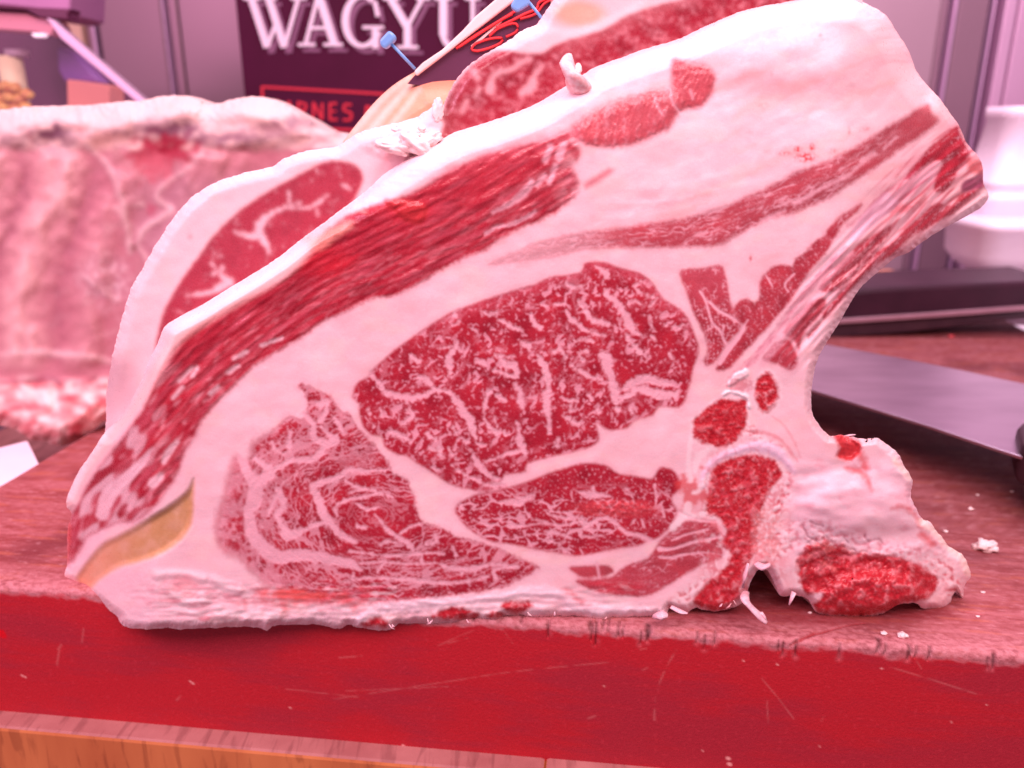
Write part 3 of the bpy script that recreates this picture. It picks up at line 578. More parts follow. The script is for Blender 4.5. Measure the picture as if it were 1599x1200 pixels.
A.paint(sm(lines, 7, 0)*.5, (.86, .48, .55)); 
pk = A.strokes([([(1145, 590), (1180, 556), (1215, 512), (1250, 466), (1285, 425), (1320, 388)], [5, 4, 3, 3, 4, 3]), ([(1325, 352), (1350, 338), (1372, 312), (1395, 290)], [2, 3, 3, 2])], 10, 1.6)
A.paint(sm(pk, 4, -1)*.55*(.5+sm(gn(S/18, D/2.5, 171), -.2, .4)*.6), (.58, .12, .20))
A.paint(sm(A.strokes([([(1395, 318), (1360, 345), (1335, 370), (1352, 342), (1385, 308)], 5)], 10), 6, 0)*.5, (.84, .50, .66))
end = [(1494, 196), (1502, 214), (1514, 242), (1510, 252), (1500, 258), (1492, 274), (1484, 290), (1472, 300), (1458, 296), (1462, 276), (1472, 254), (1460, 252), (1440, 264), (1420, 280), (1412, 280), (1430, 256), (1450, 232), (1475, 212)]
sd, _ = add_muscle(end, 10, 20, rag=1.2); marb(worms(S/24, D/5, 181, .12, .05)*cmask(sd+1, 4)*.6)
A.paint(cmask(A.sdf([(1500, 292), (1506, 282), (1522, 276), (1534, 266), (1535, 292), (1525, 296), (1502, 300)], 12), 5)*.9, (.26, .045, .10))
A.paint(cmask(A.sdf([(1512, 250), (1528, 248), (1536, 266), (1525, 272), (1512, 266)], 12), 7)*.8, (.66, .14, .14))
A.paint(cmask(A.sdf([(1390, 334), (1400, 322), (1425, 316), (1445, 304), (1438, 320), (1415, 332)], 12)+nudge*2, 8)*.65, (.60, .05, .08))
A.paint(cmask(A.sdf([(1395, 300), (1420, 275), (1460, 262), (1455, 285), (1430, 300), (1405, 312)], 14), 16)*.35, (.66, .26, .40))
A.rel += .0016*gn(S/60, D/9, 190)*sm(D, -40, -10)*sm(U, 1180, 1300)*sm(V, 600, 540)
A.paint(sm(V, 330, 250)*sm(np.abs(U-1475)/25, 1, .5)*sm(V, 200, 150)*.4, (.85, .42, .36))
A.paint(sm(np.hypot((U-1300)/16, (V-640)/60), 1.4, .5)*.35, (.90, .50, .42))
# ---- bones -------------------------------------------------------------------
def bone(poly, label, seed, rel=.0009, pale=.25):
    sd = A.sdf(poly, 20)+nudge*2.0+4.5*fbm(U/15, V/15, seed+2, 4); m_ = cmask(sd, 6)
    sl = crop(sd, 10); cell = np.zeros(A.shape, np.float32); cell[sl] = net(U[sl]/4.2, V[sl]/4.2, seed+9)
    g1 = fbm(U/4.0, V/4.0, seed, 3, .7)+.35*(cell < .12); g2 = fbm(U/13, V/13, seed+5, 4)
    A.paint(cmask(np.abs(sd-3)-2.5, 5)*.55*sm(g2, -.5, .1), FATW)
    c = mix(np.array((.50, .018, .030)), np.array((.72, .17, .18)), sm(g1+.5*g2, .1, .8)*.8); c = mix(c, np.array((.36, .006, .014)), sm(-g1-.5*g2, .12, .6)*.6)
    c = mix(c, np.array((.84, .42, .44)), sm(g2+.3*g1, .06, .4)*pale); c = mix(c, np.array((.30, .006, .014)), sm(-g2, .15, .5)*.4)  # last dark red paints cavity shade into the low spots
    A.col[...] = A.col*(1-m_[..., None])+c*m_[..., None]; A.lab[sd < 0] = label
    A.rel += m_*(g1*rel*.8+g2*rel*1.2); return sd
# pale fibrous ground round the bones
ground_b = sm(np.hypot((U-1160)/85, (V-830)/150), 1.15, .6)*sm(U, 1050, 1110)*sm(V, 560, 640)
A.paint(ground_b*sm(n_mid, -.1, .3)*.6, (.82, .30, .32)); A.paint(ground_b*sm(fbm(U/12, V/12, 195, 3), .1, .4)*.55, FATW)
bone([(1082, 664), (1090, 650), (1101, 639), (1118, 628), (1135, 622), (1150, 626), (1165, 626), (1167, 645), (1164, 662), (1159, 675), (1144, 694), (1122, 700), (1101, 693), (1084, 684)], 20, 201)
bone([(1112, 735), (1125, 722), (1144, 716), (1172, 710), (1199, 715), (1215, 728), (1222, 742), (1214, 753), (1203, 766), (1194, 785), (1190, 810), (1186, 830), (1184, 850), (1176, 868), (1167, 882), (1160, 905), (1156, 930), (1140, 948), (1117, 954), (1098, 950), (1083, 943),
 (1086, 930), (1100, 912), (1118, 900), (1137, 880), (1140, 862), (1128, 850), (1133, 830), (1120, 806), (1104, 803), (1104, 775), (1108, 752)], 21, 211, pale=.5)
bone([(1179, 600), (1186, 588), (1196, 582), (1209, 590), (1216, 605), (1213, 625), (1204, 640), (1192, 646), (1182, 632)], 22, 221, pale=.8)
sdb = bone([(1245, 875), (1252, 862), (1262, 845), (1280, 838), (1300, 843), (1331, 857), (1374, 864), (1405, 868), (1433, 878), (1459, 900), (1462, 919), (1452, 932), (1440, 938), (1412, 943), (1379, 957), (1345, 963), (1312, 963), (1279, 958), (1270, 945), (1285, 926), (1257, 926), (1248, 905)], 23, 231, .0016, .35)
hole = A.strokes([([(1255, 885), (1275, 880), (1300, 872), (1330, 868)], [6, 10, 10, 5]), ([(1260, 908), (1285, 912), (1310, 900)], [6, 6, 4]), ([(1340, 880), (1375, 877)], [3, 2]), ([(1430, 905), (1452, 915)], [5, 6])], 14, 2)
A.rel -= .0015*sm(hole, 12, -6)*cmask(sdb, 6); A.paint(sm(hole, 4, -3)*cmask(sdb, 4)*.45, (.28, .008, .016))
A.rel += .006*sm(np.hypot((U-1370)/100, (V-925)/34), 1.1, .5)
A.paint(cmask(A.strokes([([(1265, 868), (1300, 855), (1272, 850)], 4), ([(1285, 880), (1305, 890)], 3), ([(1320, 855), (1335, 868)], 3)], 8, 2), 6)*.5, (.84, .30, .28))
A.paint(chine0 := sm(U, 1225, 1265)*sm(V, 690, 720)*sm(V, 905, 860)*sm(fbm(U/34, V/20, 243, 4), .05, .4)*.55, (.78, .26, .30)); A.paint(sm(U, 1225, 1265)*sm(V, 700, 740)*sm(V, 880, 850)*sm(-fbm(U/30, V/14, 244, 4), .1, .35)*.7, FATW)
rg = A.strokes([([(1205, 860), (1232, 840), (1262, 828), (1300, 832), (1345, 846), (1390, 858), (1440, 866), (1480, 892), (1490, 925)], [16, 20, 16, 12, 10, 9, 10, 12, 12]), ([(1232, 742), (1226, 775), (1210, 800), (1206, 840), (1196, 880)], [7, 9, 10, 12, 9]), ([(1172, 672), (1190, 690), (1218, 704)], [6, 7, 6]), ([(1100, 905), (1072, 930), (1050, 945)], [5, 7, 6])], 14, 3)
rz = cmask(rg, 12)*(1-cmask(sdb, 4)*.8); ce = np.zeros(A.shape, np.float32); sl = crop(rg, 8); ce[sl] = net((U+wx*6)[sl]/11, (V+wy*6)[sl]/8, 245); tone = fbm(U/10, V/7, 246, 3)
A.paint(rz*.85, mix(np.array((.80, .36, .38)), FATW, sm(tone, -.3, .15))); A.paint(rz*sm(-tone, .08, .35)*.75, (.56, .06, .08)); A.paint(rz*sm(.07-ce, 0, .07)*.3*sm(tone, .3, -.1), (.50, .10, .12)); A.rel += rz*(.0008*soft(tone, 2))
car = A.strokes([([(1098, 760), (1103, 735), (1122, 716), (1154, 703), (1182, 697), (1208, 703), (1226, 718), (1240, 736)], [4, 5, 5, 6, 8, 9, 7, 4])], 14, 1.6)
A.paint(cmask(car, 6)*.9, (.86, .66, .78)); A.rel += .0007*sm(-car, -3, 8); A.lab[car < 0] = 24
mid = A.strokes([([(1128, 618), (1140, 612), (1155, 616), (1167, 620), (1170, 636)], [2, 3, 3, 3, 3]), ([(1140, 600), (1150, 590), (1165, 582)], [5, 7, 6])], 10, 1.5)
A.paint(cmask(mid, 3), FATW); A.rel += .001*sm(-mid, -1, 3)
A.paint(cmask(A.strokes([([(1140, 613), (1165, 620)], 1.2), ([(1168, 624), (1171, 640)], 1.2)], 6), 2), (.95, .9, .9))
A.paint(cmask(A.strokes([([(1172, 672), (1200, 678), (1222, 690), (1236, 708), (1245, 720)], [2, 3, 2.5, 2, 1]), ([(1205, 650), (1225, 665), (1240, 690), (1250, 715)], .8)], 8, 1.4), 4)*.55, (.70, .18, .20))
A.paint(sm(np.hypot((U-1155)/22, (V-600)/12)+n_fine, 1.2, .4)*.6, MPK)
# fringe of fibres and red pulp between bone and muscle
A.paint(sm(np.hypot((U-1085)/28, (V-770)/34)+n_mid*1.2, 1.1, .4)*.75, (.66, .07, .07))
A.paint(cmask(A.strokes([([(1082, 770), (1092, 765), (1100, 752), (1106, 742)], [2, 4, 4, 2]), ([(1075, 790), (1068, 806), (1050, 825)], [7, 6, 5]), ([(1080, 680), (1075, 720), (1078, 750)], [3, 4, 5]), ([(1110, 700), (1090, 715), (1085, 735)], [5, 6, 4]), ([(1100, 800), (1085, 806), (1068, 800)], 4)], 10, 2), 4)*.8, FATW)
A.paint(ground_b*vein_full(A, sdb*0+np.where(ground_b > .02, 0, 9), (U+wx*9)/13, (V+wy*9)/17, 199, .2, -.05, .4)*.55, (.62, .09, .12))
pulp = sm(np.hypot((U-1190)/34, (V-840)/60)+n_mid*1.0, 1.0, .5)*sm(U, 1165, 1190); A.paint(pulp*.7, mix(np.array((.82, .36, .35)), FATW, sm(n_fine, -.1, .4)))
# broad pale fat of the chine
chine = sm(U, 1215, 1250)*sm(V, 700, 740)*sm(V, 900, 850)
A.paint(chine*(1-cmask(sdb, 20))*.45, (.93, .64, .72)); A.rel += .0020*chine*fbm(U/60, V/34, 241, 2)+.006*sm(np.hypot((U-1330)/110, (V-790)/55), 1.1, .3)
ck = A.strokes([([(1255, 822), (1262, 838), (1275, 845)], 1), ([(1265, 815), (1285, 822)], .8), ([(1350, 836), (1356, 846), (1372, 842), (1378, 848)], .9), ([(1318, 840), (1325, 848)], .8), ([(1290, 838), (1300, 846)], .8)], 8, .8)
A.rel -= .0004*sm(ck, 2.5, 0); A.paint(sm(ck+n_fine*2, 1.2, 0)*.55, (.34, .08, .12))
for pl, c, al in (([(1302, 682), (1312, 676), (1330, 684), (1345, 692), (1343, 709), (1331, 720), (1316, 720), (1305, 712), (1310, 700)], (.52, .012, .016), .95),):
    sd = A.sdf(pl, 16)+nudge*1.5; A.paint(cmask(sd, 7)*al, c); A.paint(cmask(sd+8, 5)*sm(n_fine, -.1, .3)*.6, (.25, .01, .02)); A.rel -= .004*sm(-sd, -2, 10)
A.paint(cmask(A.strokes([([(1321, 731), (1338, 735), (1352, 745), (1360, 765)], [2, 6, 5, 2]), ([(1394, 795), (1410, 792), (1428, 803), (1438, 825)], [2, 3, 3, 3]), ([(1440, 835), (1455, 848)], 6), ([(1345, 712), (1352, 730)], 6)], 12, 2), 8)*.7, (.68, .08, .08))
A.paint(cmask(A.strokes([([(1440, 815), (1462, 832), (1482, 855), (1503, 872), (1512, 895)], 6), ([(1398, 720), (1420, 745)], 5)], 12, 2), 8)*.7, (.93, .76, .62))
A.rel += .0015*sm(U, 1400, 1460)*sm(V, 780, 820)*fbm(U/14, V/14, 251, 3)
# ---- tendon ------------------------------------------------------------------
ten = [(303, 748), (296, 762), (285, 774), (260, 793), (238, 806), (220, 817), (202, 828), (183, 838), (160, 850), (143, 868), (130, 886), (119, 905), (132, 923), (146, 917), (158, 905), (185, 888), (212, 880), (240, 871), (262, 860), (282, 846), (295, 828), (301, 812), (303, 780)]
sdt = A.sdf(ten, 24)+nudge*.4
A.paint(cmask(sdt-11, 8)*sm(U+V*.3, 380, 330)*.6, (.88, .60, .66))
A.paint(cmask(sdt, 7), mix(mix(np.array((.60, .34, .15)), np.array((.76, .36, .22)), sm(U, 230, 130)), np.array((.74, .46, .32)), sm(n_mid, -.2, .5)*.5)); A.rel -= .003*sm(-sdt, -4, 10); A.lab[sdt < 0] = 30
A.paint(cmask(sdt+2, 5)*sm(worms((U-V)/7, (U+V)/5, 261, .12, .1), .2, .8)*.35, (.9, .66, .42))
A.paint(cmask(A.strokes([([(105, 806), (107, 840), (104, 878)], [2.5, 3, 2])], 8, 1), 5)*.8, (.70, .07, .06))
# ---- bottom strip: ragged fat with pink streaks -------------------------------
bs = sm(V+np.where(U > 620, (U-620)*.06, 0), 900, 925)*sm(U, 180, 260)*(1-sm(U, 900, 1060))
bs *= np.where(U < 620, 1, sm(V+(U-620)*.075, 928, 948))
st = worms((U-V*.3+wx*20)/46, (V+wy*10)/6, 271, .25, -.15)
A.paint(bs*sm(U, 900, 500)*st*.55*sm(V, 990, 930), (.66, .14, .20)); A.paint(bs*sm(fbm(U/30, V/6, 273, 3), .05, .4)*.6, FATW)
A.paint(sm(np.hypot((U-480)/120, (V-935)/20)+n_mid, 1.1, .3)*.6, (.70, .08, .09))
A.paint(sm(np.hypot((U-470)/60, (V-930)/9)+n_mid, 1.1, .3)*.6, (.80, .10, .07))
bottom_line = A.strokes([([(560, 968), (600, 950), (660, 944), (720, 938), (780, 930), (840, 924), (880, 932), (900, 950), (960, 955), (1030, 958)], [6, 9, 8, 6, 5, 8, 8, 9, 8, 8])], 14, 2)
A.paint(cmask(bottom_line, 8)*.75, FATW*np.array((.98, .96, 1.02))); A.rel += .0008*sm(-bottom_line, -6, 8)+.0006*bs*gn(U/26, V/7, 277)
for k, pl in enumerate(([(672, 966), (690, 952), (715, 948), (738, 952), (750, 962), (735, 968), (700, 970)], [(780, 945), (800, 938), (825, 940), (832, 948), (810, 958), (790, 956)], [(755, 962), (775, 955), (790, 960), (775, 968)], [(560, 975), (585, 966), (610, 970), (605, 980)])):
    bone(pl, 25+k, 281+k, .0005, .5)
rag = sm(V, 940, 962)*sm(U, 250, 420); A.rel += rag*(.0008*gn(U/12, V/16, 291)+.0003*n_fine)
flap2 = A.strokes([([(245, 897), (262, 893), (290, 893), (318, 902)], 1.2), ([(262, 920), (290, 938), (320, 936)], 1.0), ([(335, 905), (360, 918), (372, 920)], 1.5), ([(340, 955), (390, 960), (430, 962)], 4)], 10, 1)
A.paint(sm(flap2, 3, 0)*.7, FATW); A.rel += .0012*sm(flap2, 14, 0)*sm(V-(U-245)*.1, 880, 900)
A.paint(sm(np.hypot((U-285)/38, (V-913)/18)+n_mid*.8, 1, .4)*.45, (.78, .22, .26)); A.paint(sm(np.hypot((U-262)/30, (V-938)/5)+n_mid*.8, 1, .4)*.5, MPK); A.paint(sm(np.hypot((U-320)/14, (V-966)/5)+n_mid*.8, 1, .4)*.6, MPK)
# ---- the white top rim -------------------------------------------------------
toprim = A.strokes([(A_top[:45], 0.5)], 60)
tw = sm(toprim, 46, 8)*sm(U, 470, 560)*sm(U, 1500, 1300)
A.paint(tw*(1-cmask(sd6-2, 6))*(1-cmask(sd1-2, 8))*.55, FATW); A.paint(tw*sm(fbm(U/40, V/12, 330, 3), .05, .4)*.35, (.93, .66, .56)); A.rel += .0012*tw*fbm(U/26, V/9, 331, 3)
A.paint(sm(toprim, 26, 6)*sm(U, 250, 300)*sm(U, 520, 450)*.8, FATW)
dist = A.strokes([(A_top[:41], .1)], 70)
wd = 22+18*sm(U, 480, 620)
A.rel -= .017*np.clip(1-dist/wd, 0, 1)**1.7
# soft focus of the fat towards muscle edges at the far left, top and rib end
A.rel = soft(A.rel, 2)
far = np.clip(sm(U, 470, 330)*sm(V, 960, 900)+sm(V+(U-850)*.25, 345, 300), 0, 1)[..., None]
A.col = A.col*(1-far)+soft(A.col, 2)*far
outline = A_top+A_rest
sdA = A.sdf(outline, 30, True)
jag = sm(V, 900, 950)*(1.6*gn(U/17, V/19, 301)+1.2*gn(U/44, V/30, 307)+1.6*np.abs(gn(U/5, V/9, 302))*sm(gn(U/40, V/40, 305), -.3, .3))+sm(U, 1290, 1330)*sm(V, 660, 690)*(1.1*gn(U/9, V/9, 303)+1.8*gn(U/26, V/26, 306))+.7*gn(U/7, V/7, 304)
sdA = sdA+jag
A.rel -= .007*np.clip(1+sdA/13, 0, 1)**2
A.rel += .0012*fbm(U/90, V/90, 311, 3)+.00003*n_mid
# broad folds in the upper fat
A.rel += .004*sm(np.hypot((U-1250)/170, (V-90)/60), 1.2, .2)
YA = .420+.045*sm(U, 250, 95)+.022*sm(U, 1400, 1540)*sm(V, 700, 780)+.05*sm(U, 1300, 1560)*sm(V, 520, 420)+.012*sm(V, 300, 0)
names = {0: 'fat_layer', 1: ('muscle', 'long streaky red band of muscle under the outer fat'), 2: ('muscle', 'large heavily marbled oval eye muscle in the middle'), 3: ('muscle', 'broad left muscle with curling marbling'),
 4: ('muscle', 'lens shaped finely veined muscle below the eye'), 5: ('muscle', 'thin lower right muscle beside the bone'), 6: ('muscle', 'short round ended red strip near the top'), 7: ('muscle', 'long thin red streak through the upper right fat'),
 8: ('muscle', 'small triangular muscle right of the eye'), 9: ('muscle', 'dark notched muscle right of the triangle'), 10: ('muscle', 'narrow streaky muscle strips at the rib end'),
 20: ('bone', 'upper red spongy bone'), 21: ('bone', 'tall red spongy bone below the cartilage'), 22: ('bone', 'small pale red bone oval'), 23: ('bone', 'broken red chine bone at the lower right'), 24: 'cartilage', 25: ('bone', 'longest flat red bone sliver along the bottom edge'), 26: 'bone', 27: 'bone', 28: 'bone', 30: 'tendon'}
print('A quads', height_mesh(A, sdA, YA, names, root, M_meat, .17, .90, 'side_fat', (.80, .52, .52), .175))

# ---------------------------------------------------------------- rear slab of the same cut
Bc = Canvas(150, 1345, -45, 700, 2.0, np.array((.90, .64, .65)))
U, V = Bc.U, Bc.V; wx = fbm(U/26, V/26, 12, 3); wy = fbm(U/26, V/26, 24, 3); n_fine = fbm(U/6, V/6, 9, 3); n_mid = fbm(U/22, V/22, 10, 3)
Bc.paint(sm(fbm(U/40, V/40, 401, 3), .05, .5)*.4, (.93, .62, .56)); Bc.paint(sm(-fbm(U/20, V/40, 402, 3), .1, .5)*.25, (.88, .56, .60))
def bm(poly, label, seed, aa=4, alpha=1.0, pale=0.0):
    sd = Bc.sdf(poly, 24)+n_fine*1.5+n_mid*1.5; m_ = cmask(sd, aa)*alpha
    t = fbm(U/34, V/34, seed, 4); f = fbm(U/5, V/5, seed+3, 3)
    c = mix(np.array((.31, .012, .028)), np.array((.20, .006, .016)), sm(-t, -.1, .4)*.8); c = mix(c, np.array((.50, .085, .13)), np.clip(sm(f, -.1, .6)*.25+pale, 0, 1))
    Bc.col[...] = Bc.col*(1-m_[..., None])+c*m_[..., None]; Bc.lab[sd < 0] = label; return sd
R1 = [(243, 552), (248, 515), (260, 478), (287, 431), (314, 395), (331, 371), (371, 331), (422, 297), (473, 270), (500, 256), (524, 251), (550, 255), (563, 266), (567, 280), (560, 302), (545, 325), (520, 350), (480, 400), (400, 450), (300, 510), (262, 550)]
s1 = bm(R1, 1, 411, pale=.42)
Bc.paint(cmask(Bc.strokes([([(470, 316), (452, 322), (430, 330), (415, 342), (404, 356), (414, 380), (420, 392)], [.6, 1.5, 3, 4.5, 6.5, 4.5, 2]), ([(368, 362), (385, 368), (400, 368)], [2, 4, 5]), ([(510, 305), (495, 318), (480, 325), (452, 326)], [2, 2.5, 1, 1]), ([(494, 325), (496, 336)], 1.2), ([(451, 300), (452, 318)], 1.2), ([(535, 288), (545, 296)], 1.2),
   ([(330, 412), (345, 430), (358, 440)], [1, 3, 5]), ([(292, 462), (330, 456), (360, 440)], [1, 4, 6]), ([(335, 428), (348, 418)], 2.5)], 10, 2.2), 5)*.85*cmask(s1+2, 4), FATW*np.array((.92, .8, .84)))
Bc.paint(cmask(s1+2, 4)*worms((U+wx*9)/16, (V+wy*9)/13, 421, .05, .18)*.6, FAT)
R2 = [(655, 232), (672, 218), (692, 200), (690, 178), (699, 152), (717, 124), (742, 97), (777, 79), (800, 80), (822, 84), (849, 82), (868, 70), (905, 58), (943, 46), (980, 24), (1030, 8), (1080, -6), (1120, -30), (1310, -40), (1300, 20), (1240, 20), (1160, 40), (1060, 90), (930, 140), (868, 165), (783, 215), (719, 240), (675, 250)]
s2 = bm(R2, 2, 431, pale=.06)
i2 = cmask(s2+2, 5)
Bc.paint(i2*sm(worms((U+wx*9)/15, (V+wy*9)/9, 441, .14, .0)+blobs(U/9, V/8, 442, .28, .08), 0, 1)*.6, (.80, .38, .42))
Bc.paint(cmask(Bc.strokes([([(765, 140), (768, 125), (778, 114), (800, 108), (812, 98), (828, 92)], [7, 5, 4, 4, 5, 4]), ([(815, 145), (830, 135), (835, 118), (846, 105)], [6, 8, 4, 3]), ([(722, 175), (728, 158)], 4), ([(742, 150), (748, 140)], 3), ([(740, 112), (745, 120)], 5)], 10, 1.5), 5)*i2*.7, (.84, .50, .52))
Bc.paint(i2*sm(U, 850, 900)*sm(V-(-.42*(U-868)+75), 30, 0)*.30, (.76, .30, .32)); Bc.paint(i2*sm(U-690, 45, 0)*.4, (.30, .10, .10))
Bc.paint(sm(np.hypot((U-905)/48, (V-22)/24), 1.15, .5)*.8, (.88, .42, .26)); Bc.paint(cmask(Bc.strokes([([(815, 52), (850, 45), (900, 50), (960, 28), (1010, 0)], 5)], 12, 2), 8)*.6, FATW)
Bc.paint(sm(np.hypot((U-297)/4, (V-370)/5), 1.2, .5)*.6, (.75, .2, .22))
Bc.paint(cmask(Bc.strokes([([(610, 240), (595, 262), (585, 286)], 3), ([(628, 248), (645, 252)], 4)], 10, 1), 8)*.4, (.86, .40, .42))
outB = [(170, 700), (165, 640), (168, 600), (178, 545), (190, 500), (205, 450), (222, 420), (245, 380), (275, 335), (310, 300), (350, 280), (400, 266), (426, 260), (440, 250), (466, 239), (500, 233), (524, 230), (537, 223), (555, 210), (574, 203), (610, 194), (648, 184), (668, 172), (684, 163), (692, 165),
  (699, 148), (717, 119), (742, 94), (777, 74), (800, 60), (815, 48), (838, 38), (856, 12), (880, -20), (900, -40), (1335, -40), (1335, 50), (1250, 120), (1100, 190), (950, 260), (800, 320), (600, 440), (400, 560), (250, 680), (210, 700)]
sB = Bc.sdf(outB, 40)+1.2*gn(U/7, V/7, 451)+.8*gn(U/17, V/17, 452)
Bc.rel -= .007*np.clip(1+sB/20, 0, 1)**2; Bc.rel += .0010*fbm(U/60, V/60, 453, 3)+.0002*n_fine*i2; Bc.rel = soft(Bc.rel, 3); Bc.col = soft(Bc.col, 2)
Bc.rel += .006*sm(np.hypot((U-640)/70, (V-225)/26), 1.2, .2)*(1+n_mid)
YB = .455+.028*sm(U, 240, 160)*sm(V, 540, 650)
height_mesh(Bc, sB, YB, {0: ('fat_layer', 'pale outer fat strip of the rear slab'), 1: ('muscle', 'smooth dark red muscle behind the front slab at the left'), 2: ('muscle', 'veined red muscle behind the front slab at the top')}, root, M_meat, .16, .90, 'side_fat', (.84, .58, .52))
# ---------------------------------------------------------------- orange rounded outer fat at the back
Dc = Canvas(515, 790, 80, 270, 2.0, (.86, .36, .22)); U, V = Dc.U, Dc.V
Dc.paint(cmask(Dc.strokes([([(545, 215), (575, 180), (600, 152), (640, 120)], [4, 7, 4, 2]), ([(560, 225), (590, 190), (620, 155), (648, 128), (690, 112)], [6, 6, 4, 2, 2]), ([(590, 225), (620, 185), (655, 140)], [4, 3, 1])], 16, 1), 12)*.75, (.95, .78, .68))
Dc.paint(sm(V-200+(U-560)*.25, 0, 26)*.7, (.90, .50, .40))
oD = [(526, 240), (537, 220), (560, 190), (585, 160), (612, 135), (640, 117), (656, 110), (690, 104), (735, 103), (770, 108), (782, 130), (780, 260), (530, 260)]
sD = Dc.sdf(oD, 60); Dc.rel -= .035*np.clip(1+sD/55, 0, 1)**1.6; Dc.rel += .001*fbm(U/30, V/30, 461, 3)
height_mesh(Dc, sD, np.full(Dc.shape, .50), {0: ('fat_layer', 'smooth rounded orange outer fat behind the slab')}, root, M_meat, .10, .85, 'side_fat', (.84, .40, .26))

def blob(name, c, r, m, parent=None, seed=0, amp=.35, sub=3, rot=0, freq=2.2):
    import bmesh
    from mathutils import Vector, noise, Matrix
    bm_ = bmesh.new(); bmesh.ops.create_icosphere(bm_, subdivisions=sub, radius=1)
    for v_ in bm_.verts:
        n_ = noise.fractal(v_.co*freq+Vector((seed*3.1, seed*1.7, 0)), .8, 2.0, 3)
        v_.co *= 1+amp*n_
    for v_ in bm_.verts: v_.co = Vector((v_.co.x*r[0], v_.co.y*r[1], v_.co.z*r[2]))
    bmesh.ops.rotate(bm_, verts=bm_.verts, cent=(0, 0, 0), matrix=Matrix.Rotation(rot, 3, 'Y'))
    bmesh.ops.translate(bm_, verts=bm_.verts, vec=Vector(tuple(map(float, c))))
    me = bpy.data.meshes.new(name); bm_.to_mesh(me); bm_.free(); me.polygons.foreach_set('use_smooth', [True]*len(me.polygons))
    return link(name, me, m, parent)
M_fat = mat("loose_fat", (.90, .66, .62), .42, 0, .5, noise=((260, 260, 260), (.95, .82, .80)), bump=.5)
M_fatp = mat("pink_fat", (.84, .42, .42), .42, 0, .5, noise=((300, 300, 300), (.93, .74, .74)), bump=.5)
M_mem = mat("membrane", (.80, .46, .52), .3, 0, .5, noise=((400, 400, 400), (.88, .66, .70)), bump=.4)
# shreds of fat on top of the front slab
def shred(pts, r, m, fl=.6):
    P = [at(*p) for p in pts]; Q = spline([tuple(p)+(w,) for p, w in zip(P, r)], False, .0015); o_ = tube('fat_shred', Q[:, :3], np.maximum(Q[:, 3], .0002), m, root, 12, fl); return o_
shred([(888, 86, .434), (885, 99, .430), (890, 114, .428), (900, 130, .430), (912, 146, .437)], [.0018, .0040, .0050, .0065, .0060], M_fatp)
shred([(903, 100, .434), (902, 110, .430), (898, 124, .430)], [.0010, .0026, .003], M_fat)
for k, (u, v, Y, rx, rz, ro) in enumerate(((632, 218, .444, .012, .0045, -.3), (652, 228, .438, .010, .004, .5), (618, 230, .440, .010, .0035, .2), (668, 222, .442, .008, .004, -.5), (640, 206, .449, .009, .0035, .1), (684, 172, .455, .0030, .0055, .1))): blob('fat_shred', at(u, v, Y), (rx, rx*.5, rz), M_fat, root, k, .35, 4, ro, 1.5)
for k, (pts, r) in enumerate((([(1165, 925, .418), (1163, 935, .408), (1172, 948, .405), (1186, 962, .403), (1197, 973, .401)], [.002, .0028, .0026, .0032, .0016]),
     ([(1180, 960, .404), (1190, 958, .403), (1196, 968, .401)], [.0016, .0014, .0006]), ([(1168, 880, .412), (1163, 900, .411), (1160, 918, .412)], [.0008, .0022, .001]),
     ([(1240, 925, .415), (1236, 935, .414), (1232, 945, .413)], [.0016, .0012, .0004]),
     ([(1048, 948, .412), (1064, 956, .408), (1074, 958, .406)], [.0016, .0018, .0006]),
     ([(1180, 880, .416), (1192, 886, .412), (1202, 882, .41)], [.002, .0034, .0018]), ([(1312, 683, .43), (1326, 680, .428), (1336, 679, .428)], [.0006, .0009, .0004]),
     ([(1026, 962, .413), (1034, 960, .409), (1040, 958, .41)], [.0036, .0048, .002]))):
    P = [at(*p) for p in pts]; 
    Q = spline([tuple(p)+(w,) for p, w in zip(P, r)], False, .0012); tube('fibre', Q[:, :3], np.maximum(Q[:, 3], .0002), M_mem, root, 10, .5)

rf = random.Random(11); edge_v = [(357, 979), (425, 979), (489, 976), (532, 983), (567, 983), (613, 982), (669, 974), (716, 972), (771, 971), (816, 963), (897, 964), (938, 970), (993, 964), (1024, 963), (1045, 952), (1101, 953), (1150, 948)]
for k in range(11):
    u = rf.uniform(560, 1150); v = float(np.interp(u, [p[0] for p in edge_v], [p[1] for p in edge_v]))-rf.uniform(0, 5); a_ = rf.uniform(-.9, .9); L_ = rf.uniform(4, 11); Y0 = .4155
    P = [at(u-math.sin(a_)*L_*.6, v-L_*.6, Y0), at(u, v, Y0-.001), at(u+math.sin(a_)*L_+rf.uniform(-2, 2), v+L_*.35, Y0-.0005)]
    tube('fibre', np.array(P), np.array([.0003, rf.uniform(.0005, .0010), .0002]), M_mem if k % 3 else M_fatp, root, 6, .5)

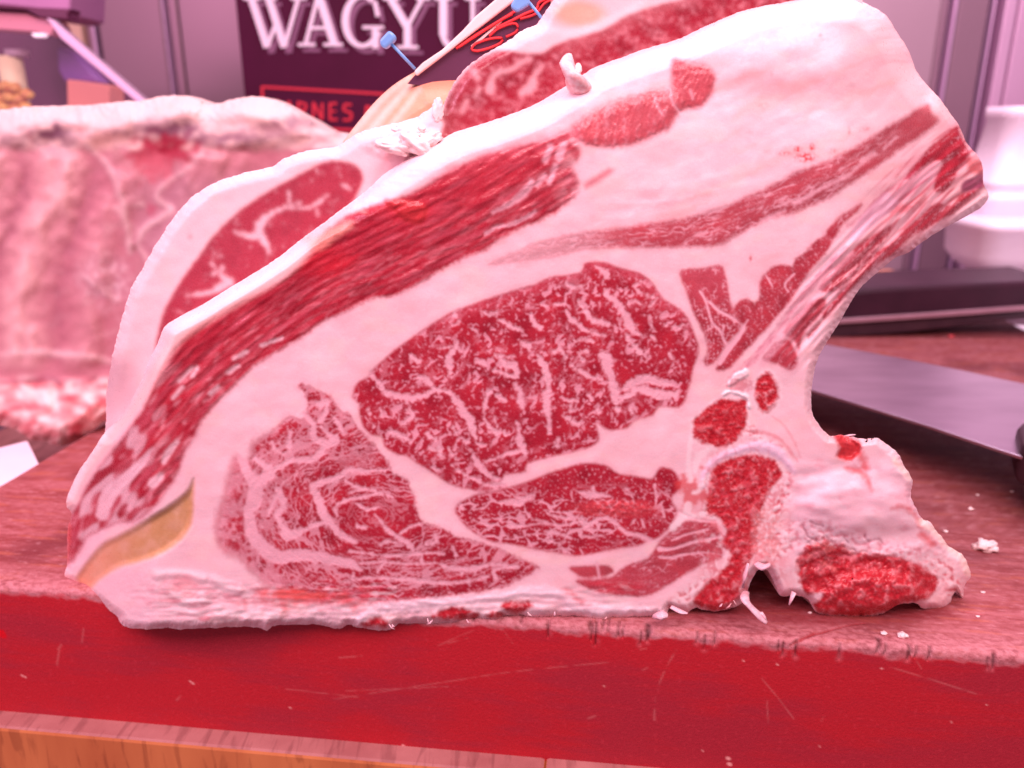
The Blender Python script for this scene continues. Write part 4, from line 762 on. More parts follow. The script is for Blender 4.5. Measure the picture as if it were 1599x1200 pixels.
# ================================================================ THE RACK OF AGED RIBS BEHIND LEFT
rack = empty('rib_rack', (-.42, .75, .0), 'aged rack of beef ribs with dried white crust, left of the big cut', 'meat')
C = Canvas(-120, 640, 140, 715, 3.0, (.50, .19, .23)); U, V = C.U, C.V
wx = fbm(U/30, V/30, 501, 3); wy = fbm(U/30, V/30, 502, 3); nm = fbm(U/16, V/16, 503, 3); nf = fbm(U/7, V/7, 504, 3)
q_ = (U+(V-300)*.22+wx*16+12*gn(V/110, U*0+.5, 570))/1.0
for c0, w0, k in ((78, 34, .8), (-18, 34, .6), (178, 26, .25), (-100, 34, .5), (310, 50, .25)):
    b_ = np.exp(-((q_-c0)/w0)**2)*sm(V, 220, 250)*sm(V, 590, 560); b_ = b_*(.55+.6*sm(fbm(U/50, V/90, 571, 3), -.4, .3)); C.paint(b_*k*1.1, (.80, .50, .48)); C.rel += .009*b_
for c0, w0, k in ((28, 10, .8), (134, 14, .6), (-65, 10, .6), (262, 16, .5)):
    b_ = np.exp(-((q_-c0)/w0)**2)*sm(V, 230, 280)*sm(V, 600, 520)*(.6+nm); C.paint(b_*k, (.26, .06, .11)); C.rel -= .002*b_
C.paint(sm(U, 180, 230)*sm(V, 250, 300)*sm(V, 420, 380)*.5, (.42, .24, .29)); C.paint(sm(nm, .05, .5)*.3, (.62, .36, .36)); C.paint(veins((U+wx*20)/60, (V+wy*20)/50, 560, .06, .2, .3)*.25, (.76, .56, .56))
crust = sm(V+wy*9-.0*U, 238, 226); C.paint(crust, np.array((.76, .58, .55))); C.paint(crust*sm(nm, .0, .4)*.5, (.80, .52, .42))
C.paint(crust*sm(V, 178, 225)*sm(nf+nm, -.3, .3)*.5, (.60, .36, .32)); C.paint(crust*sm(V+nm*30, 190, 215)*sm(fbm(U/34, V/7, 561, 3), -.15, .15)*.75, (.26, .13, .15))
for (a, b, rx, ry, cc, k) in ((80, 208, 32, 13, (.14, .05, .08), 1), (265, 202, 50, 13, (.17, .06, .10), 1), (255, 235, 58, 24, (.36, .02, .05), 1), (240, 262, 30, 24, (.58, .14, .18), .8), (165, 222, 34, 18, (.62, .36, .30), .7), (355, 216, 60, 8, (.20, .08, .12), .9), (430, 205, 45, 10, (.34, .17, .20), .8), (460, 190, 40, 9, (.26, .12, .16), .8), (180, 245, 14, 10, (.32, .14, .14), .6)):
    C.paint(sm(np.hypot((U-a)/rx, (V-b)/ry)+nm*1.2+worms(U/30, V/5, 510, .3, -.3)*.25, 1.35, .6)*k, cc)
C.paint(cmask(C.strokes([([(40, 195), (52, 228)], .8), ([(122, 165), (128, 235)], .9)], 8), 3)*.7, (.45, .06, .10))
web = C.strokes([([(140, 232), (165, 255), (180, 285), (192, 320), (198, 355), (203, 395)], [3, 3, 2.5, 3, 3, 3]), ([(312, 240), (295, 262), (262, 285), (245, 305), (252, 318), (268, 328), (245, 345), (225, 358), (215, 380)], [3, 2.5, 2.5, 2, 2, 4, 3, 3, 2]), ([(215, 385), (232, 410)], 1.5), ([(198, 322), (225, 320)], 1.2), ([(182, 325), (195, 345)], 2), ([(128, 430), (160, 455), (185, 470)], 2), ([(0, 555), (60, 552), (120, 556), (180, 566)], [3, 4, 4, 3])], 12, 2)
C.paint(cmask(web, 6)*.7, (.84, .66, .64)); C.rel += .002*sm(-web, -5, 3)
C.paint(sm(np.hypot((U-208)/8, (V-386)/7)+nm, 1.1, .4)*.8, (.22, .08, .08)); C.paint(sm(np.hypot((U-238)/9, (V-328)/9)+nm, 1.1, .5)*.7, (.45, .08, .14))
C.paint(sm(np.hypot((U-165)/52, (V-440)/50), 1.2, .4)*sm(nf, -.05, .4)*.75, (.88, .76, .80)); C.paint(sm(np.hypot((U-165)/50, (V-430)/55), 1.2, .4)*sm(-nf, .05, .4)*.6, (.44, .24, .32))
low_ = sm(V+wy*6, 585, 600); C.paint(low_, mix(np.array((.80, .28, .28)), np.array((.93, .74, .68)), sm(fbm(U/30, V/16, 521, 3), -.2, .25)))
C.paint(low_*sm(fbm(U/34, V/15, 520, 2), .12, .35)*.85, (.56, .05, .08)); C.rel += low_*(.006*nm+.001*nf)+.004
C.paint(cmask(C.strokes([([(0, 600), (35, 596), (80, 594), (95, 600)], [3, 4, 5, 5]), ([(115, 602), (140, 596), (150, 590)], 3)], 10, 2), 6)*.8, (.24, .04, .08))
C.rel += .001*nm+.010*crust*(.4+gn(U/60, V/30, 530)*.6)
oC = [(-110, 200), (-60, 182), (0, 172), (60, 166), (130, 165), (180, 160), (220, 157), (250, 151), (290, 150), (310, 157), (330, 164), (365, 155), (400, 151), (425, 156), (450, 166), (480, 188), (500, 203), (560, 215), (620, 260), (600, 420), (400, 560), (250, 640),
  (170, 655), (150, 668), (120, 688), (95, 697), (70, 690), (48, 686), (20, 670), (-10, 665), (-60, 680), (-110, 690)]
C.rel = soft(C.rel, 3); C.col = soft(C.col, 1)
sC = C.sdf(oC, 40)+1.5*gn(U/9, V/9, 540); C.rel -= .022*np.clip(1+sC/36, 0, 1)**2
YC = .745-.03*sm(V, 560, 690)
height_mesh(C, sC, YC, {0: 'rib_face'}, rack, M_rack, .20, .92, 'side_fat', (.82, .58, .54))

# ================================================================ THE RED BLOCK
blk = empty('chopping_block', (-.4420, .4719, -.10), 'thick red block with a scarred stained top carrying the meat and the knife', 'chopping block')
C0 = np.array((-.4420, .4719, 0.0)); E = np.array((.9932, -.1160, 0)); Nn = np.array((.1160, .9932, 0)); Lb, Wb, Tb, Rr = 1105.0, 880.0, 100.0, 5.0
def top_sw(u, v): p = ground(u, v)-C0; return float(p@E)*1000, -float(p@Nn)*1000
def face_sw(u, v):
    a, y, z = ray(u, v); d = np.array((float(a), float(y), float(z))); o = np.array((0, 0, CH)); t = ((C0-o)@Nn)/(d@Nn); p = o+d*t-C0
    return float(p@E)*1000, -p[2]*1000
def top_color(s_, w_):
    g = fbm(s_/90, w_/9, 601, 5, .6); b = fbm(s_/70, w_/70, 602, 4); f = fbm(s_/9, w_/2.4, 603, 3, .7)
    c = mix(np.array((.27, .050, .050)), np.array((.42, .13, .14)), sm(g*.8+.8*f, -.5, .5)); c = mix(c, np.array((.18, .028, .035)), sm(b-.2*g, .05, .5)*.8)
    c = mix(c, np.array((.46, .12, .06)), sm(fbm(s_/40, w_/6, 604, 4), .12, .45)*.5)
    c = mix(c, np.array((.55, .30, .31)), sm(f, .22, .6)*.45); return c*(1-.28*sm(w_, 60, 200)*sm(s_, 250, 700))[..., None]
K = Canvas(0, 930, -150, Tb+3, .9, (.5, .012, .02)); U, V = K.U, K.V
tc_ = top_color(U, -V)
pale = sm(-V, 34, 2); f_ = fbm(U/5, V/3, 605, 3, .7)
tc_ = mix(tc_, np.array((.54, .22, .24)), pale*(.35+.55*sm(f_, -.2, .3))); tc_ = mix(tc_, np.array((.24, .05, .06)), pale*sm(-f_-.3*fbm(U/20, V/10, 606, 2), .12, .5)*.6)
r1 = fbm(U/120, V/50, 607, 3)+.35*fbm(U/40, V/4, 615, 4); red = mix(np.array((.47, .014, .024)), np.array((.38, .018, .034)), sm(r1, -.3, .3)); red = mix(red, np.array((.62, .05, .07)), sm(fbm(U/3, V/3, 608, 2), .25, .6)*.25)
tr = sm(V+4.5*fbm(U/12, V/8, 609, 4)+3*fbm(U/60, V/60, 610, 2), 1.5, 5.5)
K.col[...] = tc_*(1-tr[..., None])+red*tr[..., None]; K.lab[V > 3.5] = 1
K.paint(sm(tr, 0, .5)*sm(1-tr, 0, .5)*.3, (.70, .20, .22))
K.rel += (1-tr)*(.0003*f_+.00025*fbm(U/60, V/3, 611, 3))*sm(-V, -6, 0)
nick = []
for u, v0, v1, w in ((858, 968, 990, .5), (944, 966, 982, .6), (952, 966, 984, .5), (968, 968, 990, .5), (923, 968, 980, .6), (932, 968, 1003, .7), (925, 972, 996, .8), (1013, 975, 997, 1.7), (1002, 984, 1003, .4), (975, 975, 990, .4), (1102, 990, 1010, .4), (1218, 998, 1014, .5), (1245, 998, 1022, .6), (1225, 1000, 1020, .5),
     (1313, 1003, 1024, .5), (1372, 996, 1016, 1.1), (1420, 1006, 1026, 1.2), (1432, 1008, 1022, .7), (1452, 1008, 1026, .8), (1554, 1020, 1040, 1.1), (1545, 1026, 1040, .4), (1118, 985, 1002, .5), (1090, 985, 1000, .4), (1384, 1004, 1018, .5), (740, 960, 968, .5), (816, 962, 972, .5)):
    a0 = top_sw(u, min(v0, v1-8)); 
    sa, va = (a0 if a0[1] < 0 else face_sw(u, v0)); sb, vb = face_sw(u-2, v1)
    nick.append(([(sa, min(va, 1)), ((sa+sb)/2+random.uniform(-.5, .5), (min(va, 1)+vb)/2), (sb, vb)], [w*.8, w, w*.3]))
nk = K.strokes(nick, 5, .12); K.paint(cmask(nk, 1.6)*.9, (.07, .008, .012)); K.rel -= .0012*sm(nk, .8, -.3)
K.paint(sm(nk, 3.5, .6)*.20*sm(gn(U/6, V/6, 612), -.3, .4), (.62, .26, .28))
scr = []
for pl, w in (([(1057, 1010), (1040, 1040), (1028, 1070), (1023, 1100), (1022, 1120)], [.35, .3, .3, .35, .5]), ([(1390, 1037), (1450, 1055), (1525, 1079)], [.2, .3, .25]), ([(1190, 1055), (1215, 1085), (1240, 1118)], .18), ([(530, 1023), (565, 1020)], .3), ([(430, 1070), (560, 1085)], .12), ([(520, 1088), (700, 1060), (800, 1045), (950, 1030)], .16),
     ([(92, 1008), (88, 1035)], .35), ([(95, 1003), (90, 1010)], .4), ([(130, 975), (127, 1000)], .2), ([(683, 1005), (715, 990), (750, 976)], .2), ([(700, 1000), (730, 992)], .2), ([(790, 985), (800, 1000)], .2), ([(1283, 1121), (1287, 1113)], .5), ([(1198, 1080), (1200, 1125)], .12), ([(540, 1075), (700, 1068)], .1), ([(918, 1118), (930, 1114)], .5), ([(1004, 1042), (1012, 1038)], .2), ([(1000, 1010), (1010, 1008)], .2), ([(282, 1082), (275, 1090)], .3), ([(1415, 1000), (1440, 1040)], .1)):
    scr.append(([face_sw(*p) for p in pl], w))
sc_ = K.strokes(scr, 4, .05); K.paint(sm(sc_, .8, -.3)*.18*sm(fbm(U/9, V/9, 613, 2), -.5, .1), (.86, .42, .38))
dots = [(33, 1051, .9), (38, 1053, .8), (296, 1060, .8), (300, 1063, .9), (629, 1160, 1.0), (452, 1101, .7), (943, 1067, .5), (1161, 1027, .5), (1214, 1033, .6), (1377, 1039, .6), (1541, 1096, .4), (1486, 1123, .5), (1280, 1161, .4), (1097, 1168, .5), (1139, 1189, 1.6), (1137, 1180, 1.5)]
dd = K.strokes([([face_sw(u, v), (face_sw(u, v)[0]+.6, face_sw(u, v)[1]+.3)], w*.8) for u, v, w in dots], 4); K.paint(cmask(dd, .8)*.8, (.88, .45, .40))
K.paint(sm(np.hypot(U-face_sw(1, 985)[0], (V-face_sw(1, 985)[1])*.8)+fbm(U/3, V/3, 614, 2)*2, 4, 2), (.62, .0, .01))
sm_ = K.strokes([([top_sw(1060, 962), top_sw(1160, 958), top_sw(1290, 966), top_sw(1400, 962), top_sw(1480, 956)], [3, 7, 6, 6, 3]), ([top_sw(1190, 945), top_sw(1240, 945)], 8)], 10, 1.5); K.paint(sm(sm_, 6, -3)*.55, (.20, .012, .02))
crk = K.strokes([([top_sw(1235, 1003), top_sw(1275, 990), top_sw(1320, 978), top_sw(1350, 973)], [.25, .5, .35, .15]), ([top_sw(1250, 998), top_sw(1272, 988)], .7), ([top_sw(1500, 955), top_sw(1535, 960)], .35)], 5, .15)
K.paint(cmask(crk, 1.0)*.85, (.30, .006, .01)); K.rel -= .001*sm(crk, .6, -.2)
def prof(Vv, rel):              # profile length -> (outward, z)
    arc = Rr*math.pi/2
    a = np.clip((Vv+Rr)/arc, 0, 1)*math.pi/2
    w = np.where(Vv < -Rr, -Vv, Rr-Rr*np.sin(a)); z = np.where(Vv < -Rr, 0, -(Rr-Rr*np.cos(a)))
    dn = np.maximum(Vv-(arc-Rr), 0); z = z-dn
    nx, nz = -np.sin(a), np.cos(a)
    return w/1000+rel*nx, z/1000+rel*nz
w_, z_ = prof(V, K.rel)
Pk = C0+U[..., None]/1000*E+w_[..., None]*Nn; Pk[..., 2] += z_
dn_ = np.cross(np.gradient(Pk, axis=0), np.gradient(Pk, axis=1)); dn_ /= np.linalg.norm(dn_, axis=-1, keepdims=True); dn_ = np.where(((dn_[..., 2:3]-dn_[..., 1:2]) < 0), -dn_, dn_)
Hh, Ww = K.shape; ii, jj = np.mgrid[0:Hh-1, 0:Ww-1]; ii = ii.ravel(); jj = jj.ravel(); quad = np.stack([ii*Ww+jj, (ii+1)*Ww+jj, (ii+1)*Ww+jj+1, ii*Ww+jj+1], 1)
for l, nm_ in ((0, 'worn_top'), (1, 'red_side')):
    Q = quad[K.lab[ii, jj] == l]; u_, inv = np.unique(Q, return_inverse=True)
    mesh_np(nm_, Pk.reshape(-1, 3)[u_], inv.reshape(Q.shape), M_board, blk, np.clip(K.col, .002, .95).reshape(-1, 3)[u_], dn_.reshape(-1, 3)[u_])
gs = np.linspace(0, Lb, 276); gw = np.linspace(0, Wb, 221)
def sheet(name, S2, W2, parent):
    Pp = C0+S2[..., None]/1000*E+W2[..., None]/1000*Nn; cc = top_color(S2, W2); h, w = S2.shape
    i_, j_ = np.mgrid[0:h-1, 0:w-1]; i_ = i_.ravel(); j_ = j_.ravel()
    mesh_np(name, Pp.reshape(-1, 3), np.stack([i_*w+j_, i_*w+j_+1, (i_+1)*w+j_+1, (i_+1)*w+j_], 1), M_board, parent, np.clip(cc, .002, .9).reshape(-1, 3))
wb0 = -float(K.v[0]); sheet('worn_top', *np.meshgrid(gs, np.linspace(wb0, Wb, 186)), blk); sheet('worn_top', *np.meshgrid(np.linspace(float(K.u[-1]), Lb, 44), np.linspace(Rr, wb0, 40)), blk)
M_red = mat("red_plastic", (.48, .010, .018), .5, 0, .4, noise=((60, 60, 60), (.42, .012, .025)))
def Pb(s_, w, z): p = C0+s_/1000*E+w/1000*Nn; return (p[0], p[1], z/1000)
def slab(name, s0, s1, w0, w1, z0, z1, m, parent=None, bev=0):
    V_ = [Pb(s0, w0, z0), Pb(s1, w0, z0), Pb(s1, w1, z0), Pb(s0, w1, z0), Pb(s0, w0, z1), Pb(s1, w0, z1), Pb(s1, w1, z1), Pb(s0, w1, z1)]
    o = mesh_py(name, V_, [(3, 2, 1, 0), (4, 5, 6, 7), (0, 1, 5, 4), (1, 2, 6, 5), (2, 3, 7, 6), (3, 0, 4, 7)], m, parent)
    if bev: bevel(o, bev)
    return o
slab('red_side', 4, Lb-.5, 5, Wb, -Tb, -5, M_red, blk)
# wooden table below
tbl = empty('wooden_table', (-.45, .46, -.19), 'orange brown wooden table made of thick staves under the red block', 'table')
def wood(name, c1, c2, seed):
    m = mat(name, c1, .5, 0, .4, noise=((28, 28, 5), c2), bump=.3); nt = m.node_tree; b = nt.nodes['Principled BSDF']
    tcn = [n for n in nt.nodes if n.type == 'TEX_COORD'][0]; mp = nt.nodes.new('ShaderNodeMapping'); mp.inputs['Scale'].default_value = (90, 12, 14); mp.inputs['Location'].default_value = (seed, seed*2, 0); mp.inputs['Rotation'].default_value = (0, .35, 0)
    w = nt.nodes.new('ShaderNodeTexNoise'); w.inputs['Scale'].default_value = 1.6; w.inputs['Detail'].default_value = 5; w.inputs['Distortion'].default_value = .6
    r = nt.nodes.new('ShaderNodeValToRGB'); r.color_ramp.elements[0].position = .36; r.color_ramp.elements[0].color = (.50, .40, .42, 1); r.color_ramp.elements[1].position = .47; r.color_ramp.elements[1].color = (1, 1, 1, 1)
    mx = nt.nodes.new('ShaderNodeMix'); mx.data_type = 'RGBA'; mx.blend_type = 'MULTIPLY'; mx.inputs[0].default_value = .5
    src = b.inputs['Base Color'].links[0].from_socket
    nt.links.new(tcn.outputs['Object'], mp.inputs[0]); nt.links.new(mp.outputs[0], w.inputs['Vector']); nt.links.new(w.outputs['Fac'], r.inputs[0])
    nt.links.new(src, mx.inputs[6]); nt.links.new(r.outputs[0], mx.inputs[7]); nt.links.new(mx.outputs[2], b.inputs['Base Color']); return m
WM = [wood("wood_a", (.54, .18, .06), (.70, .28, .11), 1), wood("wood_b", (.50, .15, .05), (.66, .24, .08), 5), wood("wood_c", (.54, .18, .06), (.66, .27, .12), 9)]
M_seam = mat("table_core", (.10, .03, .02), .7)
slab('core', -300, 1500, 20, 1300, -188, -103, M_seam, tbl)
M_wtop = wood('worn_wood_top', (.36, .14, .13), (.48, .22, .20), 3)
s_ = -300; k = 0; wd = [322, 445, 331, 275, 286, 340, 312]
while s_ < 1480:
    w = wd[k % len(wd)]; o = slab('stave', s_+.15, s_+w-.15, -16+((k*7) % 3)*.5, 1300, -190, -100.6-((k*5) % 3)*.3, WM[k % 3], tbl, .0025); o.data.materials.append(M_wtop); o.data.polygons[1].material_index = 1; s_ += w; k += 1

# ================================================================ KNIFE, TRAY, CONTAINERS
M_steel = mat("blade_steel", (.56, .48, .55), .33, 1.0, .5, noise=((9, 26, 9), (.40, .32, .39)), bump=.02)
M_black = mat("black_plastic", (.035, .012, .022), .45, 0, .5, noise=((40, 40, 40), (.05, .02, .03)))
kn = empty('butcher_knife', tuple(ground(1500, 650, .02)), 'wide bladed butcher knife with lilac shine lying beside the rib end', 'knife')
bl_t = [(1180, 522), (1290, 538), (1400, 558), (1500, 578), (1620, 604), (1760, 634)]; bl_b = [(1760, 775), (1640, 727), (1560, 702), (1450, 665), (1350, 634), (1265, 608), (1180, 580)]
hh = .044
top_ = [tuple(ground(u, v, hh)) for u, v in bl_t]+[tuple(ground(u, v, hh)) for u, v in bl_b]; n_ = len(top_)
bot_ = [(x, y, z-.0028) for x, y, z in top_]
o = mesh_py('blade', top_+bot_, [tuple(range(n_-1, -1, -1)), tuple(range(n_, 2*n_))]+[(i, (i+1) % n_, (i+1) % n_+n_, i+n_) for i in range(n_)], M_steel, kn); bevel(o, .0008)
hp = [tuple(ground(u, v, .040)) for u, v in ((1584, 690), (1596, 678), (1625, 684), (1760, 730), (1760, 800), (1640, 748), (1590, 718))]; n_ = len(hp)
lo_ = [(x, y, .022) for x, y, z in hp]; hi_ = [(x, y, .054) for x, y, z in hp]
o = mesh_py('handle', hi_+lo_, [tuple(range(n_-1, -1, -1)), tuple(range(n_, 2*n_))]+[(i, (i+1) % n_, (i+1) % n_+n_, i+n_) for i in range(n_)], M_black, kn); bevel(o, .005, 4)
for u, v in ((1640, 715), (1700, 745)):
    p = ground(u, v, .054); tube('rivet', [p, p+np.array((0, 0, .001))], .004, M_steel, kn, 12)
M_dark = mat("dark_tray", (.030, .008, .018), .45, 0, .3, noise=((20, 20, 20), (.045, .012, .026)))
M_rimm = mat("tray_rim", (.36, .20, .24), .4, 0.3, .5, noise=((30, 30, 30), (.42, .25, .30)))
try_ = empty('dark_tray', tuple(at(1450, 520, 1.12)), 'long dark tray with a pale side stripe at the back of the block', 'tray')
prism('tray_body', [(1200, 462), (1290, 458), (1370, 450), (1440, 446), (1660, 438), (1660, 482), (1450, 492), (1200, 508)], 1.10, .12, M_dark, try_, .006)
prism('rim', [(1200, 507), (1450, 490), (1660, 474), (1660, 481), (1450, 497), (1200, 514)], 1.094, .02, M_rimm, try_, .001)
prism('foot', [(1200, 513), (1450, 497), (1660, 480), (1660, 496), (1560, 502), (1410, 520), (1200, 536)], 1.103, .10, M_black, try_, .002)
M_woodr = mat("far_wood", (.55, .16, .08), .5, 0, .4, noise=((30, 8, 30), (.70, .32, .20)))
prism('wooden_board', [(1330, 455), (1345, 446), (1440, 441), (1480, 450), (1480, 470), (1330, 470)], 1.26, .12, M_woodr); tag(bpy.data.objects['wooden_board'], 'orange wooden board edge showing over the dark tray, right of the meat', 'board')
M_white = mat("white_plastic", (.90, .80, .88), .35, 0, .5, noise=((12, 12, 12), (.93, .84, .92)))
def px_x(u, v, Y): return float(at(u, v, Y)[0]), float(at(u, v, Y)[2])
def lathe_box(name, x0, x1, y0, y1, prof_, m, parent):      # rounded rectangle rings (z, inset)
    V_ = []; F = []; n = 32
    for z, ins in prof_:
        a0, a1, b0, b1 = x0+ins, x1-ins, y0+ins, y1-ins; r = min(.03, (a1-a0)/3)
        for k in range(n):
            th = 2*math.pi*(k+.5)/n; q = k*4//n; cx_ = (a1-r, a0+r, a0+r, a1-r)[q]; cy_ = (b1-r, b1-r, b0+r, b0+r)[q]
            V_.append((cx_+r*math.cos(th), cy_+r*math.sin(th), z))
    for i in range(len(prof_)-1):
        for k in range(n): F.append((i*n+k, i*n+(k+1) % n, (i+1)*n+(k+1) % n, (i+1)*n+k))
    F.append(tuple(range(n-1, -1, -1))); F.append(tuple(range((len(prof_)-1)*n, len(prof_)*n)))
    return mesh_py(name, V_, F, m, parent, True)
Yt = 1.42; tx0, tz1 = px_x(1572, 168, Yt+.10); _, tz0 = px_x(1535, 345, Yt)
tb = empty('tall_white_container', (tx0+.1, Yt+.1, tz0), 'tall white plastic container standing in the basin at the right edge', 'container')
lathe_box('body', tx0-.050, tx0+.30, Yt, Yt+.10, [(tz0, -.018), (tz0+.03, -.014), (tz0+.033, -.017), (tz0+.040, -.017), (tz0+.043, -.012), (tz0+.056, -.010), (tz0+.059, -.013), (tz0+.066, -.012), (tz0+.069, -.008), (tz1-.02, .004), (tz1-.018, .001), (tz1, .001), (tz1, .006)], M_white, tb)
bx0, bz1 = px_x(1486, 334, 1.46); _, bz0 = px_x(1500, 452, 1.30)
bs_ = empty('white_basin', (bx0+.1, 1.46, bz0), 'wide white rounded basin behind the dark tray, right of the rib end', 'basin')
lathe_box('bowl', bx0-.020, bx0+.42, 1.30, 1.46, [(bz0-.01, .085), (bz0+.002, .062), (bz0+.014, .036), (bz0+.030, .014), (bz0+.048, .003), (bz1-.014, 0.0), (bz1-.012, -.003), (bz1, -.003), (bz1, .01)], M_white, bs_)
M_paper = mat("white_paper", (.88, .80, .90), .6, 0, .3, noise=((30, 30, 30), (.84, .76, .86)))
g4 = [ground(u, v, -.004) for u, v in ((-140, 735), (43, 688), (62, 727), (-140, 830))]
pv = [tuple(p) for p in g4]+[(p[0], p[1], p[2]-.035) for p in g4]
o = mesh_py('white_box', pv, [(0, 1, 2, 3)[::-1], (4, 5, 6, 7), (0, 1, 5, 4), (1, 2, 6, 5), (2, 3, 7, 6), (3, 0, 4, 7)], M_paper); bevel(o, .001); tag(o, 'flat white box corner left of the red block, below the ribs', 'box')
slab('white_tray', Lb+8, Lb+500, 380, 900, -98, -14, M_white, None, .004); tag(bpy.data.objects['white_tray'], 'white plastic tray beyond the far right corner of the red block', 'tray')
# ================================================================ BACK WALL, SIGN, DISPLAY CASE
M_floor = mat("shop_counter", (.20, .12, .16), .5, 0, .3, noise=((5, 5, 5), (.24, .15, .19)))
o = box('counter', (-3, 1.28, -.30), (3, 1.74, -.02), M_floor); tag(o, kind='structure')
o = box('floor', (-4, -2.5, -.92), (4, 3, -.90), M_floor); tag(o, kind='structure')
def steel(name, c, r=.42): return mat(name, c, r, .55, .5, noise=((2, 2, .8), tuple(x*1.15 for x in c)), bump=0)
MP1 = steel("panel_steel", (.31, .19, .24)); MP2 = steel("panel_steel_light", (.46, .31, .37)); MP3 = steel("panel_pale", (.72, .46, .64)); MPD = steel("panel_dark", (.16, .06, .13)); M_cream = mat("cream_frame", (.80, .52, .40), .6); M_hi = steel("edge_highlight", (.62, .40, .60), .3)
YW = 1.75
def wx_(u): return float(at(u, 60, YW)[0])
wl = box('back_wall', (-3, YW+.03, -.9), (3, YW+.10, 1.6), MPD); tag(wl, kind='structure')
def pan(u0, u1, m, yo=0, nm_='panel'):
    o = box(nm_, (wx_(u0), YW+yo, -.3), (wx_(u1), YW+.03, 1.5), m, wl, .002); return o
for u0, u1, m, yo in ((-300, 103, MP1, .0), (133, 143, MP1, .01), (157, 256, MP1, 0), (264, 278, MP1, .012), (284, 700, MP1, 0), (700, 1100, MP2, 0), (1105, 1462, MP2, 0), (1466, 1478, MP1, .01), (1490, 1536, MP1, .0), (1562, 1580, MP3, .0), (1584, 1640, MP3, .0), (1644, 1990, MP3, .0)): pan(u0, u1, m, yo)
for u0, u1, m in ((106, 130, M_cream), (146, 151, M_hi), (259, 262, M_hi), (1481, 1486, M_hi), (1541, 1545, M_hi)): pan(u0, u1, m, -.006, 'frame_highlight')  # pale steel strips paint in edge highlights; the cream one is a frame
# sign
M_sign = mat("sign_black", (.060, .003, .026), .6, 0, .15, noise=((10, 10, 10), (.075, .004, .034)))  # purple cast in the black stands in for lens haze
M_let = mat("sign_white", (.86, .74, .86), .5); M_ghost = mat("sign_grey", (.22, .08, .17), .5); M_sred = mat("sign_red", (.62, .012, .04), .5)
YS = 1.45; sg = empty('shop_sign', tuple(at(600, 100, YS)), 'black shop sign lettered WAGYU with a red framed line below, on the back wall', 'sign')
sx0 = float(at(373, 60, YS)[0]); sx1 = float(at(1130, 60, YS)[0]); zt = float(at(600, -120, YS)[2]); zb = float(at(600, 330, YS)[2])
box('board', (sx0, YS, zb), (sx1, YS+.02, zt), M_sign, sg, .002)
cnt = [0]
def bar(p0, p1, w, m, name, lift):
    """thick line between two points seen on the sign"""
    d = math.hypot(p1[0]-p0[0], p1[1]-p0[1]); nx, ny = -(p1[1]-p0[1])/d*w/2, (p1[0]-p0[0])/d*w/2
    cnt[0] += 1; return [(p0[0]+nx, p0[1]+ny), (p1[0]+nx, p1[1]+ny), (p1[0]-nx, p1[1]-ny), (p0[0]-nx, p0[1]-ny)]
def letter(ch, polys, m, lift, parent):
    V_ = []; F = []
    for i, pl in enumerate(polys):
        Yf = YS-lift-.00006*i; P = at([p[0] for p in pl], [p[1] for p in pl], Yf); n = len(pl); b0 = len(V_)
        if np.sum(P[:, 0]*np.roll(P[:, 2], -1)-np.roll(P[:, 0], -1)*P[:, 2]) < 0: P = P[::-1]
        V_ += [tuple(p) for p in P]+[(p[0], YS-.0001, p[2]) for p in P]
        F += [tuple(range(b0, b0+n))]+[(b0+k, b0+k+n, b0+(k+1) % n+n, b0+(k+1) % n) for k in range(n)]
    return mesh_py(ch, V_, F, m, parent)
def arc(cx_, cy_, rx, ry, a0, a1, w0, w1, n=22):
    out = []
    for k in range(n):
        t0 = math.radians(a0+(a1-a0)*k/n); t1 = math.radians(a0+(a1-a0)*(k+1)/n+.8); 
        def rr(t): f = abs(math.cos(t)); return w0+(w1-w0)*f
        def pt(t, s): q = rr(t)/2*s; return (cx_+(rx+q)*math.cos(t), cy_+(ry+q)*math.sin(t))
        out.append([pt(t0, 1), pt(t1, 1), pt(t1, -1), pt(t0, -1)])
    return out
B_ = lambda a, b, w: bar(a, b, w, None, '', 0)
LET = {'W': [B_((392, -3), (417, 74), 11), B_((417, 74), (431, 36), 6), B_((419, -3), (444, 74), 11), B_((444, 74), (466, -3), 6), B_((380, -2), (407, -2), 5), B_((412, -2), (432, -2), 5), B_((454, -2), (478, -2), 5)],
 'A': [B_((497, -8), (477, 70), 6), B_((497, -8), (522, 70), 12), B_((486, 44), (508, 44), 5), B_((465, 70), (492, 70), 5), B_((505, 70), (535, 70), 5)],
 'G': arc(566, 33, 27, 39, 25, 305, 6, 11)+[B_((586, 46), (586, 76), 10), B_((566, 43), (599, 43), 5), B_((585, 2), (590, 26), 6)],
 'Y': [B_((609, -3), (634, 40), 11), B_((660, -3), (637, 40), 6), B_((636, 36), (636, 74), 11), B_((620, 74), (653, 74), 5), B_((598, -2), (624, -2), 5), B_((650, -2), (672, -2), 5)],
 'U': [B_((692, -3), (692, 56), 12), B_((738, -3), (738, 56), 6), B_((678, -2), (706, -2), 5), B_((726, -2), (750, -2), 5)]+arc(715, 54, 23, 22, 0, 180, 6, 9, 14)}
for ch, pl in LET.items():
    letter('letter_ghost', [[(x+8, y+9) for x, y in p] for p in pl], M_ghost, .0008, sg)  # grey offset copies imitate a doubled camera image of the letters
    letter('letter', pl, M_let, .003, sg)
